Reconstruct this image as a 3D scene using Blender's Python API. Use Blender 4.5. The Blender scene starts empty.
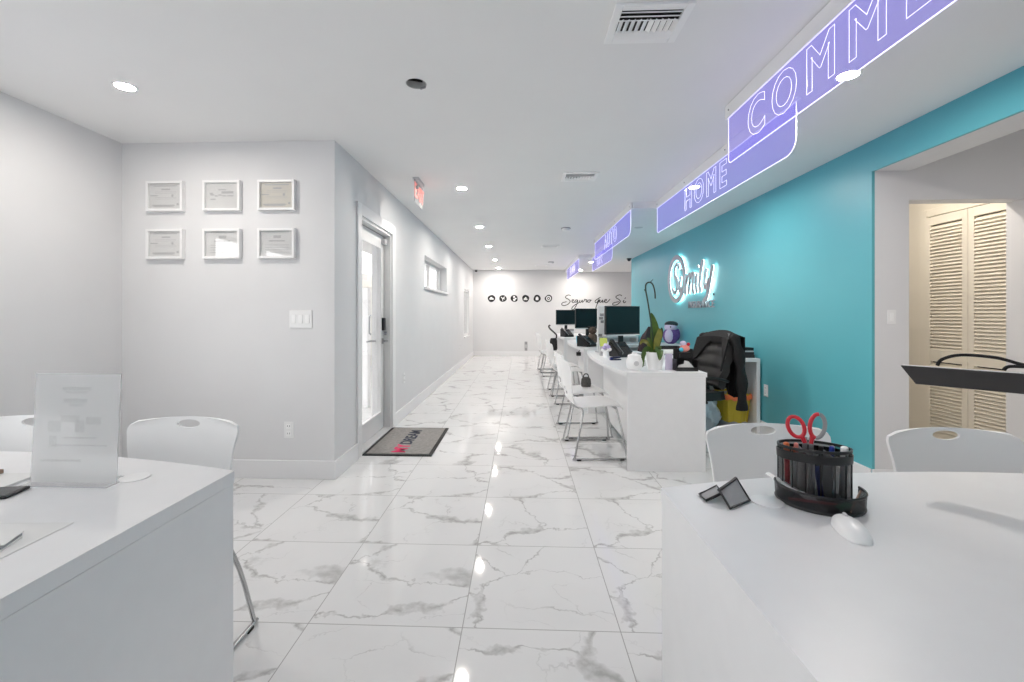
import bpy, bmesh, math, random
from mathutils import Vector, Matrix
random.seed(7)
C = bpy.context.scene.collection
SC = bpy.context.scene
PI = math.pi
CZ, SZ = 2.486, 2.414          # main ceiling, dropped ceiling along the right wall

# ------------------------------------------------------------------ materials
def lin(c):
    return tuple(((v/255/12.92) if v/255 <= .04045 else ((v/255+.055)/1.055)**2.4) for v in c)
def mat(name, rgb, rough=.5, metal=0, spec=.5, alpha=1, emit=None, es=0, coat=0):
    m = bpy.data.materials.new(name); m.use_nodes = True
    b = m.node_tree.nodes['Principled BSDF']
    b.inputs['Base Color'].default_value = (*lin(rgb), 1)
    b.inputs['Roughness'].default_value = rough
    b.inputs['Metallic'].default_value = metal
    b.inputs['Specular IOR Level'].default_value = spec
    b.inputs['Coat Weight'].default_value = coat
    b.inputs['Alpha'].default_value = alpha
    if emit:
        b.inputs['Emission Color'].default_value = (*lin(emit), 1)
        b.inputs['Emission Strength'].default_value = es
    return m
def noisy(m, scale, amt, rgb):
    """slight procedural mottling of the base colour plus a fine bump"""
    nt = m.node_tree; b = nt.nodes['Principled BSDF']
    g = nt.nodes.new('ShaderNodeNewGeometry')
    n = nt.nodes.new('ShaderNodeTexNoise'); n.inputs['Scale'].default_value = scale; n.inputs['Detail'].default_value = 5
    nt.links.new(g.outputs['Position'], n.inputs['Vector'])
    r = nt.nodes.new('ShaderNodeValToRGB')
    a = lin(rgb)
    r.color_ramp.elements[0].color = (*[v*(1-amt) for v in a], 1); r.color_ramp.elements[1].color = (*[min(1, v*(1+amt)) for v in a], 1)
    r.color_ramp.elements[0].position = .3; r.color_ramp.elements[1].position = .7
    nt.links.new(n.outputs['Fac'], r.inputs['Fac']); nt.links.new(r.outputs['Color'], b.inputs['Base Color'])
    return m
def mixclear(name, rgb, clear, rough=.1, emit=None, es=1, gloss=0.0):
    """see-through sheet: transparent mixed with a diffuse or glowing body"""
    m = bpy.data.materials.new(name); m.use_nodes = True; nt = m.node_tree
    for n in list(nt.nodes): nt.nodes.remove(n)
    o = nt.nodes.new('ShaderNodeOutputMaterial'); mx = nt.nodes.new('ShaderNodeMixShader'); t = nt.nodes.new('ShaderNodeBsdfTransparent')
    if emit:
        e = nt.nodes.new('ShaderNodeEmission'); e.inputs['Color'].default_value = (*lin(emit), 1); e.inputs['Strength'].default_value = es
    else:
        e = nt.nodes.new('ShaderNodeBsdfPrincipled'); e.inputs['Base Color'].default_value = (*lin(rgb), 1); e.inputs['Roughness'].default_value = rough
    mx.inputs['Fac'].default_value = 1-clear
    nt.links.new(t.outputs[0], mx.inputs[1]); nt.links.new(e.outputs[0], mx.inputs[2])
    last = mx
    if gloss:
        f = nt.nodes.new('ShaderNodeFresnel'); f.inputs['IOR'].default_value = gloss
        gl = nt.nodes.new('ShaderNodeBsdfGlossy'); gl.inputs['Roughness'].default_value = .01
        m2 = nt.nodes.new('ShaderNodeMixShader')
        g = nt.nodes.new('ShaderNodeNewGeometry'); iv = nt.nodes.new('ShaderNodeMath'); iv.operation = 'SUBTRACT'; iv.inputs[0].default_value = 1; nt.links.new(g.outputs['Backfacing'], iv.inputs[1])
        ml = nt.nodes.new('ShaderNodeMath'); ml.operation = 'MULTIPLY'; nt.links.new(f.outputs[0], ml.inputs[0]); nt.links.new(iv.outputs[0], ml.inputs[1])
        nt.links.new(ml.outputs[0], m2.inputs['Fac']); nt.links.new(mx.outputs[0], m2.inputs[1]); nt.links.new(gl.outputs[0], m2.inputs[2]); last = m2
    nt.links.new(last.outputs[0], o.inputs[0])
    return m
M = {}
M['wall'] = noisy(mat('white_wall_paint', (221, 221, 222), .6), 3, .012, (221, 221, 222))
M['ceil'] = noisy(mat('ceiling_paint', (236, 236, 236), .8), 2, .01, (236, 236, 236))
M['teal'] = noisy(mat('teal_wall_paint', (92, 176, 186), .42), 2.2, .02, (92, 176, 186))
M['beige'] = mat('cream_paint', (234, 227, 212), .5)
M['base'] = mat('baseboard_white', (232, 232, 233), .35)
M['lam'] = noisy(mat('white_laminate', (228, 228, 229), .36), 14, .012, (228, 228, 229))
M['plas'] = mat('white_plastic', (236, 236, 236), .35)
M['plas2'] = mat('warm_white_plastic', (225, 222, 214), .4)
M['chrome'] = mat('chrome', (190, 190, 190), .18, 1)
M['steel'] = mat('brushed_steel', (165, 165, 168), .3, 1)
M['black'] = mat('black_plastic', (22, 22, 24), .4)
M['rubber'] = mat('black_rubber', (18, 18, 18), .7)
M['dark'] = mat('dark_grey', (52, 50, 50), .75)
M['screen'] = mat('screen_glass', (20, 24, 27), .12)
M['grey'] = mat('grey', (150, 150, 152), .5)
M['lgrey'] = mat('light_grey', (200, 200, 202), .5)
M['paper'] = mat('paper', (222, 222, 221), .7)
M['ink'] = mat('grey_ink', (186, 186, 187), .7)
M['inkd'] = mat('dark_ink', (40, 42, 46), .6)
M['cert'] = mat('ivory_paper', (222, 217, 206), .7)
M['vinyl'] = mat('black_vinyl', (26, 28, 30), .5)
M['leather'] = noisy(mat('black_leather', (30, 29, 29), .45), 40, .15, (30, 29, 29))
M['cloth'] = noisy(mat('black_cloth', (24, 23, 24), .9), 60, .25, (24, 23, 24))
M['mesh'] = mixclear('black_wire_mesh', (26, 26, 28), .40, .45)
M['mesh2'] = mixclear('fine_wire_mesh', (176, 176, 178), .35, .4)
M['glass'] = mixclear('window_glass', (240, 245, 245), .97, .1, gloss=1.5)
M['fglass'] = mixclear('picture_glass', (240, 240, 240), .98, .1, gloss=2.5)
M['acryl'] = mixclear('clear_acrylic', (228, 228, 229), .66, .15, gloss=1.45)
M['acrylf'] = mixclear('faded_print', (220, 220, 221), .70, .5)
M['print'] = mixclear('pale_print', (150, 151, 154), .935, .6)
M['violet'] = mixclear('edge_lit_violet_acrylic', (0, 0, 0), .71, emit=(140, 130, 236), es=.56)
M['neon'] = mat('lit_engraving', (255, 255, 255), .4, emit=(208, 203, 255), es=.72)
M['lamp'] = mat('lamp_lens', (255, 255, 255), .4, emit=(255, 247, 238), es=430)
M['fill_dim'] = mat('dim_fill_lens', (255, 255, 255), .4, emit=(255, 247, 238), es=40)  # lens of the added fill spots over the foreground desks
M['lamp_mid'] = mat('warm_lamp_lens', (255, 255, 255), .4, emit=(255, 247, 238), es=300)
M['fill_soft'] = mat('soft_fill_lens', (255, 255, 255), .4, emit=(255, 246, 234), es=230)  # lens of the added hall and side room lamps
M['halo'] = mat('halo_led', (255, 255, 255), .4, emit=(235, 255, 252), es=4)
M['silver'] = mat('brushed_silver_letter', (176, 172, 177), .45, .1)
M['red'] = mat('red_plastic', (205, 40, 55), .35)
M['redink'] = mat('pink_print', (222, 40, 95), .8)
M['navyink'] = mat('navy_print', (40, 48, 66), .8)
M['exitred'] = mat('exit_red', (232, 140, 132), .4, emit=(255, 110, 100), es=.10)
M['blue'] = mat('blue_plastic', (44, 62, 150), .3)
M['navy'] = mat('navy_plastic', (30, 36, 70), .4)
M['orange'] = mat('orange_plastic', (232, 120, 70), .4)
M['green'] = mat('green_plastic', (50, 130, 90), .4)
M['lime'] = mat('yellow_green_paper', (206, 220, 110), .7)
M['lilac'] = mat('lilac', (185, 170, 215), .6)
M['purple'] = noisy(mat('purple_plush', (112, 84, 150), .9), 50, .2, (112, 84, 150))
M['palep'] = mat('pale_lilac_plush', (214, 204, 228), .9)
M['pink'] = mat('salmon_pink', (236, 150, 140), .6)
M['cyan'] = mat('cyan_cup', (70, 190, 215), .4)
M['brown'] = mat('tan_brown', (150, 120, 100), .6)
M['plush'] = noisy(mat('brown_plush', (92, 78, 68), .9), 60, .3, (92, 78, 68))
M['yellow'] = mixclear('yellow_bin_liner', (205, 178, 40), .2, .35)
M['bag'] = mat('pale_plastic_bag', (200, 214, 224), .35)
M['greyfab'] = noisy(mat('grey_mottled_fabric', (92, 90, 88), .9), 60, .3, (92, 90, 88))
M['leaf'] = noisy(mat('orchid_leaf', (72, 98, 40), .35), 20, .3, (72, 98, 40))
M['leaf2'] = noisy(mat('orchid_leaf_light', (122, 122, 52), .35), 20, .25, (122, 122, 52))
M['stem'] = mat('orchid_stem', (44, 62, 48), .5)
M['burg'] = noisy(mat('charcoal_red_fabric', (62, 48, 52), .9), 50, .25, (62, 48, 52))
M['matg'] = noisy(mat('grey_doormat_pile', (142, 139, 136), .95), 45, .16, (142, 139, 136))
M['paver'] = noisy(mat('patio_paver', (170, 170, 176), .8), 4, .2, (170, 170, 176))
M['siding'] = mat('cream_siding', (206, 202, 192), .7)
M['white'] = mat('bright_white', (244, 244, 244), .4)
M['alu'] = mat('white_aluminium', (222, 222, 222), .35)
M['hole'] = mat('can_grey', (190, 190, 190), .4)

def wave_bump(m, axis, scale, strength):
    nt = m.node_tree; b = nt.nodes['Principled BSDF']
    g = nt.nodes.new('ShaderNodeNewGeometry'); w = nt.nodes.new('ShaderNodeTexWave'); w.bands_direction = axis; w.inputs['Scale'].default_value = scale
    bp = nt.nodes.new('ShaderNodeBump'); bp.inputs['Strength'].default_value = strength
    nt.links.new(g.outputs['Position'], w.inputs['Vector']); nt.links.new(w.outputs['Fac'], bp.inputs['Height']); nt.links.new(bp.outputs['Normal'], b.inputs['Normal'])
wave_bump(M['siding'], 'Z', 5, .6)

def marble():
    m = bpy.data.materials.new('polished_marble_tile'); m.use_nodes = True; nt = m.node_tree; b = nt.nodes['Principled BSDF']
    N = lambda t: nt.nodes.new(t); L = nt.links.new
    def math_(op, a, b_=None, clamp=False):
        n = N('ShaderNodeMath'); n.operation = op; n.use_clamp = clamp
        for i, v in enumerate((a, b_)):
            if v is None: continue
            if isinstance(v, (int, float)): n.inputs[i].default_value = v
            else: L(v, n.inputs[i])
        return n.outputs[0]
    S = .605
    g = N('ShaderNodeNewGeometry'); sep = N('ShaderNodeSeparateXYZ'); L(g.outputs['Position'], sep.inputs[0])
    u = math_('DIVIDE', math_('ADD', sep.outputs[0], .222+6*S), S)
    v = math_('DIVIDE', math_('ADD', sep.outputs[1], -1.69+10*S), S)
    fu, fv = math_('FRACT', u), math_('FRACT', v)
    iu, iv = math_('FLOOR', u), math_('FLOOR', v)
    # grout lines
    du = math_('MINIMUM', fu, math_('SUBTRACT', 1, fu)); dv = math_('MINIMUM', fv, math_('SUBTRACT', 1, fv))
    gr = math_('LESS_THAN', math_('MINIMUM', du, dv), .0032)
    # one of four prints per row of tiles
    wn = N('ShaderNodeTexWhiteNoise'); wn.noise_dimensions = '2D'
    cb = N('ShaderNodeCombineXYZ'); L(math_('FLOOR', math_('DIVIDE', iu, 2)), cb.inputs[0]); L(iv, cb.inputs[1]); L(cb.outputs[0], wn.inputs['Vector'])
    off = math_('MULTIPLY', wn.outputs['Value'], 53)
    pc = N('ShaderNodeCombineXYZ'); L(fu, pc.inputs[0]); L(fv, pc.inputs[1]); L(off, pc.inputs[2])
    nz = N('ShaderNodeTexNoise'); nz.inputs['Scale'].default_value = 1.7; nz.inputs['Detail'].default_value = 5; nz.inputs['Roughness'].default_value = .62
    L(pc.outputs[0], nz.inputs['Vector'])
    vm = N('ShaderNodeVectorMath'); vm.operation = 'MULTIPLY_ADD'
    L(nz.outputs['Color'], vm.inputs[0]); vm.inputs[1].default_value = (.62, .62, 0); L(pc.outputs[0], vm.inputs[2])
    def vor(scale, rot):
        mp = N('ShaderNodeMapping'); mp.inputs['Rotation'].default_value = (0, 0, rot); mp.inputs['Scale'].default_value = (1, 1.7, 1)
        L(vm.outputs[0], mp.inputs['Vector'])
        vr = N('ShaderNodeTexVoronoi'); vr.feature = 'DISTANCE_TO_EDGE'; vr.inputs['Scale'].default_value = scale
        L(mp.outputs[0], vr.inputs['Vector']); return vr.outputs['Distance']
    d1, d2 = vor(.72, .8), vor(1.5, -.5)
    n2 = N('ShaderNodeTexNoise'); n2.inputs['Scale'].default_value = 2.3; n2.inputs['Detail'].default_value = 3; L(pc.outputs[0], n2.inputs['Vector'])
    wmask = N('ShaderNodeMapRange'); wmask.inputs['From Min'].default_value = .47; wmask.inputs['From Max'].default_value = .74; L(n2.outputs['Fac'], wmask.inputs['Value'])
    w1 = math_('ADD', math_('MULTIPLY', wmask.outputs[0], .085), .005)
    v1 = math_('SUBTRACT', 1, math_('DIVIDE', d1, w1), True)
    v1 = math_('MULTIPLY', math_('POWER', v1, .7), .6)
    core = math_('MULTIPLY', math_('SUBTRACT', 1, math_('DIVIDE', d1, .008), True), .58)
    v2 = math_('MULTIPLY', math_('SUBTRACT', 1, math_('DIVIDE', d2, .012), True), math_('MULTIPLY', wmask.outputs[0], .55))
    nf = N('ShaderNodeTexNoise'); nf.inputs['Scale'].default_value = 16; nf.inputs['Detail'].default_value = 6; L(pc.outputs[0], nf.inputs['Vector'])
    brk = N('ShaderNodeMapRange'); brk.inputs['From Min'].default_value = .3; brk.inputs['From Max'].default_value = .6; L(nf.outputs['Fac'], brk.inputs['Value'])
    vein = math_('MULTIPLY', math_('MAXIMUM', math_('MAXIMUM', v1, core), v2), math_('ADD', math_('MULTIPLY', brk.outputs[0], .7), .3), True)
    cloud = math_('MULTIPLY', wmask.outputs[0], .05)
    f = math_('ADD', vein, cloud, True)
    mx = N('ShaderNodeMix'); mx.data_type = 'RGBA'; L(f, mx.inputs['Factor'])
    mx.inputs['A'].default_value = (*lin((224, 224, 224)), 1); mx.inputs['B'].default_value = (*lin((122, 120, 117)), 1)
    m2 = N('ShaderNodeMix'); m2.data_type = 'RGBA'; L(gr, m2.inputs['Factor']); L(mx.outputs['Result'], m2.inputs['A']); m2.inputs['B'].default_value = (*lin((168, 168, 166)), 1)
    L(m2.outputs['Result'], b.inputs['Base Color'])
    b.inputs['Roughness'].default_value = .045; b.inputs['Specular IOR Level'].default_value = .62
    return m
M['marble'] = marble()

# ------------------------------------------------------------------ mesh helper
class MB:
    def __init__(s): s.b = bmesh.new()
    def box(s, a, b, bev=0, rot=None, piv=None):
        t = bmesh.new(); bmesh.ops.create_cube(t, size=1)
        for v in t.verts: v.co = Vector([(a[i]+b[i])/2+v.co[i]*(b[i]-a[i]) for i in range(3)])
        if bev: bmesh.ops.bevel(t, geom=t.edges[:], offset=bev, segments=2, affect='EDGES', profile=.5)
        if rot is not None:
            p = Vector(piv) if piv else Vector([(a[i]+b[i])/2 for i in range(3)])
            for v in t.verts: v.co = rot @ (v.co-p)+p
        s.merge(t); return s
    def merge(s, t):
        me = bpy.data.meshes.new('t'); t.to_mesh(me); t.free(); s.b.from_mesh(me); bpy.data.meshes.remove(me)
    def ring(s, rings, cap=True, close=False):
        vs = [[s.b.verts.new(p) for p in r] for r in rings]; n = len(vs[0])
        for i in range(len(vs)-(0 if close else 1)):
            a, b = vs[i], vs[(i+1) % len(vs)]
            for j in range(n):
                try: s.b.faces.new((a[j], a[(j+1) % n], b[(j+1) % n], b[j]))
                except ValueError: pass
        if cap and not close:
            s.b.faces.new(vs[0][::-1]); s.b.faces.new(vs[-1])
        return s
    def lathe(s, prof, c=(0, 0, 0), n=24, axis='z', sx=1, sy=1):
        """prof = [(radius, height)...] about an axis through c"""
        R = []
        for r, h in prof:
            q = []
            for k in range(n):
                a = 2*PI*k/n; p = (r*math.cos(a)*sx, r*math.sin(a)*sy, h)
                if axis == 'x': p = (p[2], p[0], p[1])
                if axis == 'y': p = (p[0], p[2], p[1])
                q.append(Vector(p)+Vector(c))
            R.append(q)
        return s.ring(R)
    def tube(s, pts, r, n=8, flat=1, caps=True, close=False):
        pts = [Vector(p) for p in pts]; R = []; up = Vector((0, 0, 1)); m = len(pts); prev = None
        for i, p in enumerate(pts):
            a = pts[i-1] if (i or close) else p; b = pts[(i+1) % m] if (i < m-1 or close) else p
            t = (b-a)
            if t.length < 1e-9: t = Vector((0, 0, 1))
            t.normalize()
            if prev is None:
                x = t.cross(up)
                if x.length < .05: x = t.cross(Vector((1, 0, 0)))
            else: x = prev-t*prev.dot(t)
            x.normalize(); prev = x; y = t.cross(x)
            rr = r[i] if isinstance(r, (list, tuple)) else r
            R.append([p+x*rr*math.cos(2*PI*k/n)+y*rr*flat*math.sin(2*PI*k/n) for k in range(n)])
        return s.ring(R, caps, close)
    def ell(s, c, r, n=16, rot=None):
        t = bmesh.new(); bmesh.ops.create_uvsphere(t, u_segments=n, v_segments=max(6, n//2), radius=1)
        for v in t.verts:
            p = Vector((v.co.x*r[0], v.co.y*r[1], v.co.z*r[2]))
            v.co = (rot @ p if rot is not None else p)+Vector(c)
        s.merge(t); return s
    def prism(s, poly, z0, z1, fn=None):
        """polygon (x,y) extruded in z; fn maps (x,y,z) elsewhere"""
        f = fn or (lambda x, y, z: (x, y, z))
        return s.ring([[f(x, y, z0) for x, y in poly], [f(x, y, z1) for x, y in poly]])
    def sheet(s, rows, th):
        """grid of points thickened along its normals"""
        P = [[Vector(p) for p in r] for r in rows]; nu, nv = len(P), len(P[0])
        def nrm(i, j):
            a = P[min(i+1, nu-1)][j]-P[max(i-1, 0)][j]; b = P[i][min(j+1, nv-1)]-P[i][max(j-1, 0)]
            n = a.cross(b); return n.normalized() if n.length > 1e-9 else Vector((0, 0, 1))
        A = [[s.b.verts.new(P[i][j]+nrm(i, j)*th/2) for j in range(nv)] for i in range(nu)]
        B = [[s.b.verts.new(P[i][j]-nrm(i, j)*th/2) for j in range(nv)] for i in range(nu)]
        for i in range(nu-1):
            for j in range(nv-1):
                s.b.faces.new((A[i][j], A[i+1][j], A[i+1][j+1], A[i][j+1])); s.b.faces.new((B[i][j+1], B[i+1][j+1], B[i+1][j], B[i][j]))
        per = [(i, 0) for i in range(nu)]+[(nu-1, j) for j in range(1, nv)]+[(i, nv-1) for i in range(nu-2, -1, -1)]+[(0, j) for j in range(nv-2, 0, -1)]
        for k in range(len(per)):
            (a, b), (c, d) = per[k], per[(k+1) % len(per)]
            s.b.faces.new((A[a][b], B[a][b], B[c][d], A[c][d]))
        return s
    def build(s, name, m, parent=None, smooth=False, loc=None, rz=0):
        bmesh.ops.remove_doubles(s.b, verts=s.b.verts[:], dist=1e-6)
        bmesh.ops.recalc_face_normals(s.b, faces=s.b.faces[:])
        me = bpy.data.meshes.new(name); s.b.to_mesh(me); s.b.free()
        return link(name, me, m, parent, smooth, loc, rz)
def link(name, me, m, parent=None, smooth=False, loc=None, rz=0):
    me.materials.clear(); me.materials.append(M[m] if isinstance(m, str) else m)
    if smooth:
        for p in me.polygons: p.use_smooth = True
        try: me.set_sharp_from_angle(angle=math.radians(38))
        except Exception: pass
    o = bpy.data.objects.new(name, me); C.objects.link(o)
    if parent: o.parent = parent
    if loc: o.location = loc
    o.rotation_euler.z = rz
    return o
def tag(o, label, cat, group=None):
    o['label'] = label; o['category'] = cat
    if group: o['group'] = group
    return o
def thing(name, label, cat, loc=(0, 0, 0), rz=0, group=None):
    o = bpy.data.objects.new(name, None); C.objects.link(o); o.empty_display_size = .05
    o.location = loc; o.rotation_euler.z = rz
    return tag(o, label, cat, group)
def struct(o): o['kind'] = 'structure'; return o
def dup(root, loc, rz=None, label=None, group=None):
    def cp(o, parent=None):
        c = o.copy(); C.objects.link(c)
        if parent: c.parent = parent
        for ch in [k for k in o.children if k is not c]: cp(ch, c)
        return c
    r = cp(root); r.location = loc
    if rz is not None: r.rotation_euler.z = rz
    if label: r['label'] = label
    if group: r['group'] = group
    return r
def evaluated(o):
    dg = bpy.context.evaluated_depsgraph_get(); return bpy.data.meshes.new_from_object(o.evaluated_get(dg))
def cut(o, cutter):
    md = o.modifiers.new('cut', 'BOOLEAN'); md.operation = 'DIFFERENCE'; md.solver = 'EXACT'; md.object = cutter
    me = evaluated(o); o.modifiers.clear(); o.data = me
    bpy.data.objects.remove(cutter); return o
def text_mesh(txt, size, extrude=.002, outline=0, spacing=1, bold=0, align='CENTER'):
    cu = bpy.data.curves.new('txt', 'FONT'); cu.body = txt; cu.size = size; cu.align_x = align; cu.align_y = 'CENTER'; cu.space_character = spacing
    cu.resolution_u = 4
    if outline: cu.fill_mode = 'NONE'; cu.bevel_depth = outline; cu.bevel_resolution = 0; cu.offset = bold
    else: cu.extrude = extrude; cu.offset = bold
    o = bpy.data.objects.new('txt', cu); C.objects.link(o); bpy.context.view_layer.update()
    me = evaluated(o); bpy.data.objects.remove(o); return me
def place_text(me, origin, xdir, ydir, sx=1, sy=1):
    xd, yd = Vector(xdir), Vector(ydir); zd = xd.cross(yd)
    for v in me.vertices: v.co = Vector(origin)+xd*v.co.x*sx+yd*v.co.y*sy+zd*v.co.z
    return me
def smoothp(pts, k=5):
    P = [Vector((*p, 0)) if len(p) == 2 else Vector(p) for p in pts]; out = []
    for i in range(len(P)-1):
        p0, p1, p2, p3 = P[max(i-1, 0)], P[i], P[i+1], P[min(i+2, len(P)-1)]
        for j in range(k):
            t = j/k
            out.append(.5*((2*p1)+(p2-p0)*t+(2*p0-5*p1+4*p2-p3)*t*t+(3*p1-p0-3*p2+p3)*t**3))
    return out+[P[-1]]
def ribbon(mb, pts, w, d0, d1, fn, k=5):
    """pen stroke of width w between depths d0,d1; fn(x,y,d) puts it in the room"""
    q = smoothp(pts, k); R = []
    for i, p in enumerate(q):
        t = q[min(i+1, len(q)-1)]-q[max(i-1, 0)]
        if t.length < 1e-9: t = Vector((1, 0, 0))
        t.normalize(); n = Vector((-t.y, t.x, 0))*w/2
        R.append([fn(*(p+n).xy, d0), fn(*(p-n).xy, d0), fn(*(p-n).xy, d1), fn(*(p+n).xy, d1)])
    mb.ring(R)

# ------------------------------------------------------------------ the room
WX, LX, TX, PY, BY, FY = -1.36, -2.975, 2.44, 3.18, 12.75, -2.2
struct(MB().box((-3.2, FY-.2, -.12), (5.2, BY+.2, 0)).build('floor', 'marble'))
ce = MB().box((-3.2, FY-.2, CZ), (5.2, BY+.2, CZ+.25)).build('ceiling', 'ceil')
cut(ce, MB().lathe([(.058, CZ-.05), (.058, CZ+.11)], (-.575, 2.42, 0), 24).build('cutter', 'ceil'))
struct(ce)
def wall_with(name, fixed, span, holes, m, axis='x', z1=CZ):
    """wall slab; axis is the one it is thin along; holes (a0,a1,z0,z1)"""
    mb = MB(); cuts = sorted({span[0], span[1], *[h[0] for h in holes], *[h[1] for h in holes]})
    for a0, a1 in zip(cuts[:-1], cuts[1:]):
        hs = sorted([h for h in holes if h[0] <= a0+1e-6 and h[1] >= a1-1e-6], key=lambda h: h[2]); z = 0
        for h in hs+[None]:
            t = h[2] if h else z1
            if t-z > 1e-4:
                A, B = ((fixed[0], a0, z), (fixed[1], a1, t)) if axis == 'x' else ((a0, fixed[0], z), (a1, fixed[1], t))
                mb.box(A, B)
            if h: z = h[3]
    return struct(mb.build(name, m))
wall_with('wall_corridor', (WX-.2, WX), (PY, BY), [(3.70, 4.60, 0, 2.05), (6.23, 8.13, 1.60, 2.055), (10.62, 11.66, .655, 1.82)], 'wall')
wall_with('wall_partition', (PY, PY+.2), (LX-.2, WX-.2), [], 'wall', 'y')
wall_with('wall_left', (LX-.2, LX), (FY, PY), [(.0, 2.12, .85, 2.04)], 'wall')
wall_with('wall_back', (BY, BY+.2), (WX-.2, 4.9), [], 'wall', 'y')
wall_with('wall_front', (FY-.2, FY), (LX-.2, 4.9), [(-2.7, -.9, .5, 2.2)], 'wall', 'y')
OY0 = .6
wall_with('wall_teal', (TX, TX+.02), (FY, 9.75), [(OY0, 3.15, 0, 2.2)], 'teal', 'x')
wall_with('wall_right', (TX+.02, TX+.25), (FY, 9.75), [(OY0, 3.15, 0, 2.2)], 'wall', 'x')
wall_with('wall_passage', (3.15, 3.27), (TX+.25, 4.9), [(TX+.25, 3.46, 0, 2.0)], 'wall', 'y')
struct(MB().box((3.62, 3.27, 0), (3.72, 6.0, CZ)).build('wall_hall', 'beige'))
struct(MB().box((TX+.25, 6.0, 0), (3.62, 6.1, CZ)).build('wall_hall_end', 'beige'))
wall_with('wall_side', (4.9, 5.1), (FY, BY), [], 'wall', 'x')
# dropped ceiling with a stepped left edge
poly = [(1.285, FY), (1.285, 2.70), (1.565, 2.70), (1.565, 5.06), (1.285, 5.06), (1.285, 7.5), (1.565, 7.5), (1.565, 9.5), (1.285, 9.5), (1.285, BY), (4.9, BY), (4.9, 9.75), (TX, 9.75), (TX, FY)]
struct(MB().prism(poly, SZ, CZ).build('ceiling_soffit', 'ceil'))
# baseboards
def bb(name, a, b): struct(MB().box(a, b, .004).build(name, 'base'))
BH = .135
bb('baseboard_partition', (LX, PY-.016, 0), (WX+.016, PY, BH))
bb('baseboard_left', (LX, FY, 0), (LX+.016, PY-.016, BH))
bb('baseboard_corridor_near', (WX, PY, 0), (WX+.016, 3.61, BH))
bb('baseboard_corridor', (WX, 4.71, 0), (WX+.016, BY, BH))
bb('baseboard_back', (WX+.016, BY-.016, 0), (4.9, BY, BH))
bb('baseboard_teal', (TX-.016, 3.15, 0), (TX, 9.75, BH))
bb('baseboard_jamb', (TX, 3.134, 0), (TX+.25, 3.15, BH))
bb('baseboard_passage', (3.46, 3.134, 0), (4.9, 3.15, BH))

# --- entrance door in the corridor wall
d1 = bpy.data.objects.new('door_1', None); C.objects.link(d1); d1['kind'] = 'structure'; d1.location = (WX, 4.15, 0)
def lw(*v): return (v[0]-WX, v[1]-4.15, v[2])
m = MB()
m.box(lw(WX, 3.61, 0), lw(WX+.018, 3.70, 2.15), .003).box(lw(WX, 4.60, 0), lw(WX+.018, 4.71, 2.15), .003).box(lw(WX, 3.70, 2.05), lw(WX+.018, 4.60, 2.15), .003)
m.build('casing', 'base', d1)
m = MB()
m.box(lw(WX-.2, 3.70, .02), lw(WX-.0, 3.725, 2.05)).box(lw(WX-.2, 4.575, .02), lw(WX-.0, 4.60, 2.05)).box(lw(WX-.2, 3.725, 2.025), lw(WX-.0, 4.575, 2.05))
m.build('jamb', 'alu', d1)
MB().box(lw(WX-.2, 3.70, 0), lw(WX+.012, 4.60, .02), .004).build('threshold', 'lgrey', d1)
m = MB(); X0, X1 = WX-.115, WX-.07
m.box(lw(X0, 3.73, .025), lw(X1, 3.83, 2.02)).box(lw(X0, 4.46, .025), lw(X1, 4.565, 2.02)).box(lw(X0, 3.83, 1.90), lw(X1, 4.46, 2.02)).box(lw(X0, 3.83, .025), lw(X1, 4.46, .19))
m.box(lw(X1, 3.83, .19), lw(X1+.012, 3.85, 1.90)).box(lw(X1, 4.44, .19), lw(X1+.012, 4.46, 1.90)).box(lw(X1, 3.85, .19), lw(X1+.012, 4.44, .21)).box(lw(X1, 3.85, 1.88), lw(X1+.012, 4.44, 1.90))
m.build('leaf_frame', 'alu', d1)
MB().box(lw(X0+.018, 3.83, .19), lw(X0+.026, 4.46, 1.90)).build('glass_pane', 'glass', d1)
m = MB()
m.box(lw(X1-.005, 4.566, .03), lw(X1-.001, 4.5745, 2.02)).box(lw(X1-.005, 3.83, 2.0205), lw(X1-.001, 4.565, 2.0245))
m.build('gasket', 'rubber', d1)
MB().box(lw(X1+.001, 4.485, 1.93), lw(X1+.04, 4.565, 1.985), .005).build('closer_arm', 'lgrey', d1)
lk = MB().box(lw(X1, 4.475, 1.04), lw(X1+.03, 4.545, 1.17), .006).build('keypad_lock', 'black', d1)
MB().lathe([(.02, X1+.03-WX), (.02, X1+.045-WX), (.012, X1+.05-WX)], (0, 4.51-4.15, 1.01), 16, 'x').build('thumb_turn', 'steel', lk, True)
m = MB(); m.lathe([(.03, X1-WX), (.03, X1+.012-WX)], (0, 4.51-4.15, .93), 20, 'x'); m.tube([lw(X1+.01, 4.51, .93), lw(X1+.055, 4.51, .93), lw(X1+.06, 4.50, .93), lw(X1+.06, 4.40, .932)], .009)
m.build('lever_handle', 'steel', d1, True)
m = MB(); m.lathe([(.03, X0-.012-WX), (.03, X0-WX)], (0, 4.51-4.15, .93), 20, 'x'); m.tube([lw(X0-.01, 4.51, .93), lw(X0-.055, 4.51, .93), lw(X0-.06, 4.50, .93), lw(X0-.06, 4.36, .93)], .009); m.tube([lw(X0-.03, 4.40, 1.0), lw(X0-.05, 4.40, 1.02), lw(X0-.05, 4.40, 1.18), lw(X0-.03, 4.40, 1.2)], .009)
m.build('outside_handle', 'steel', d1, True)

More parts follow.
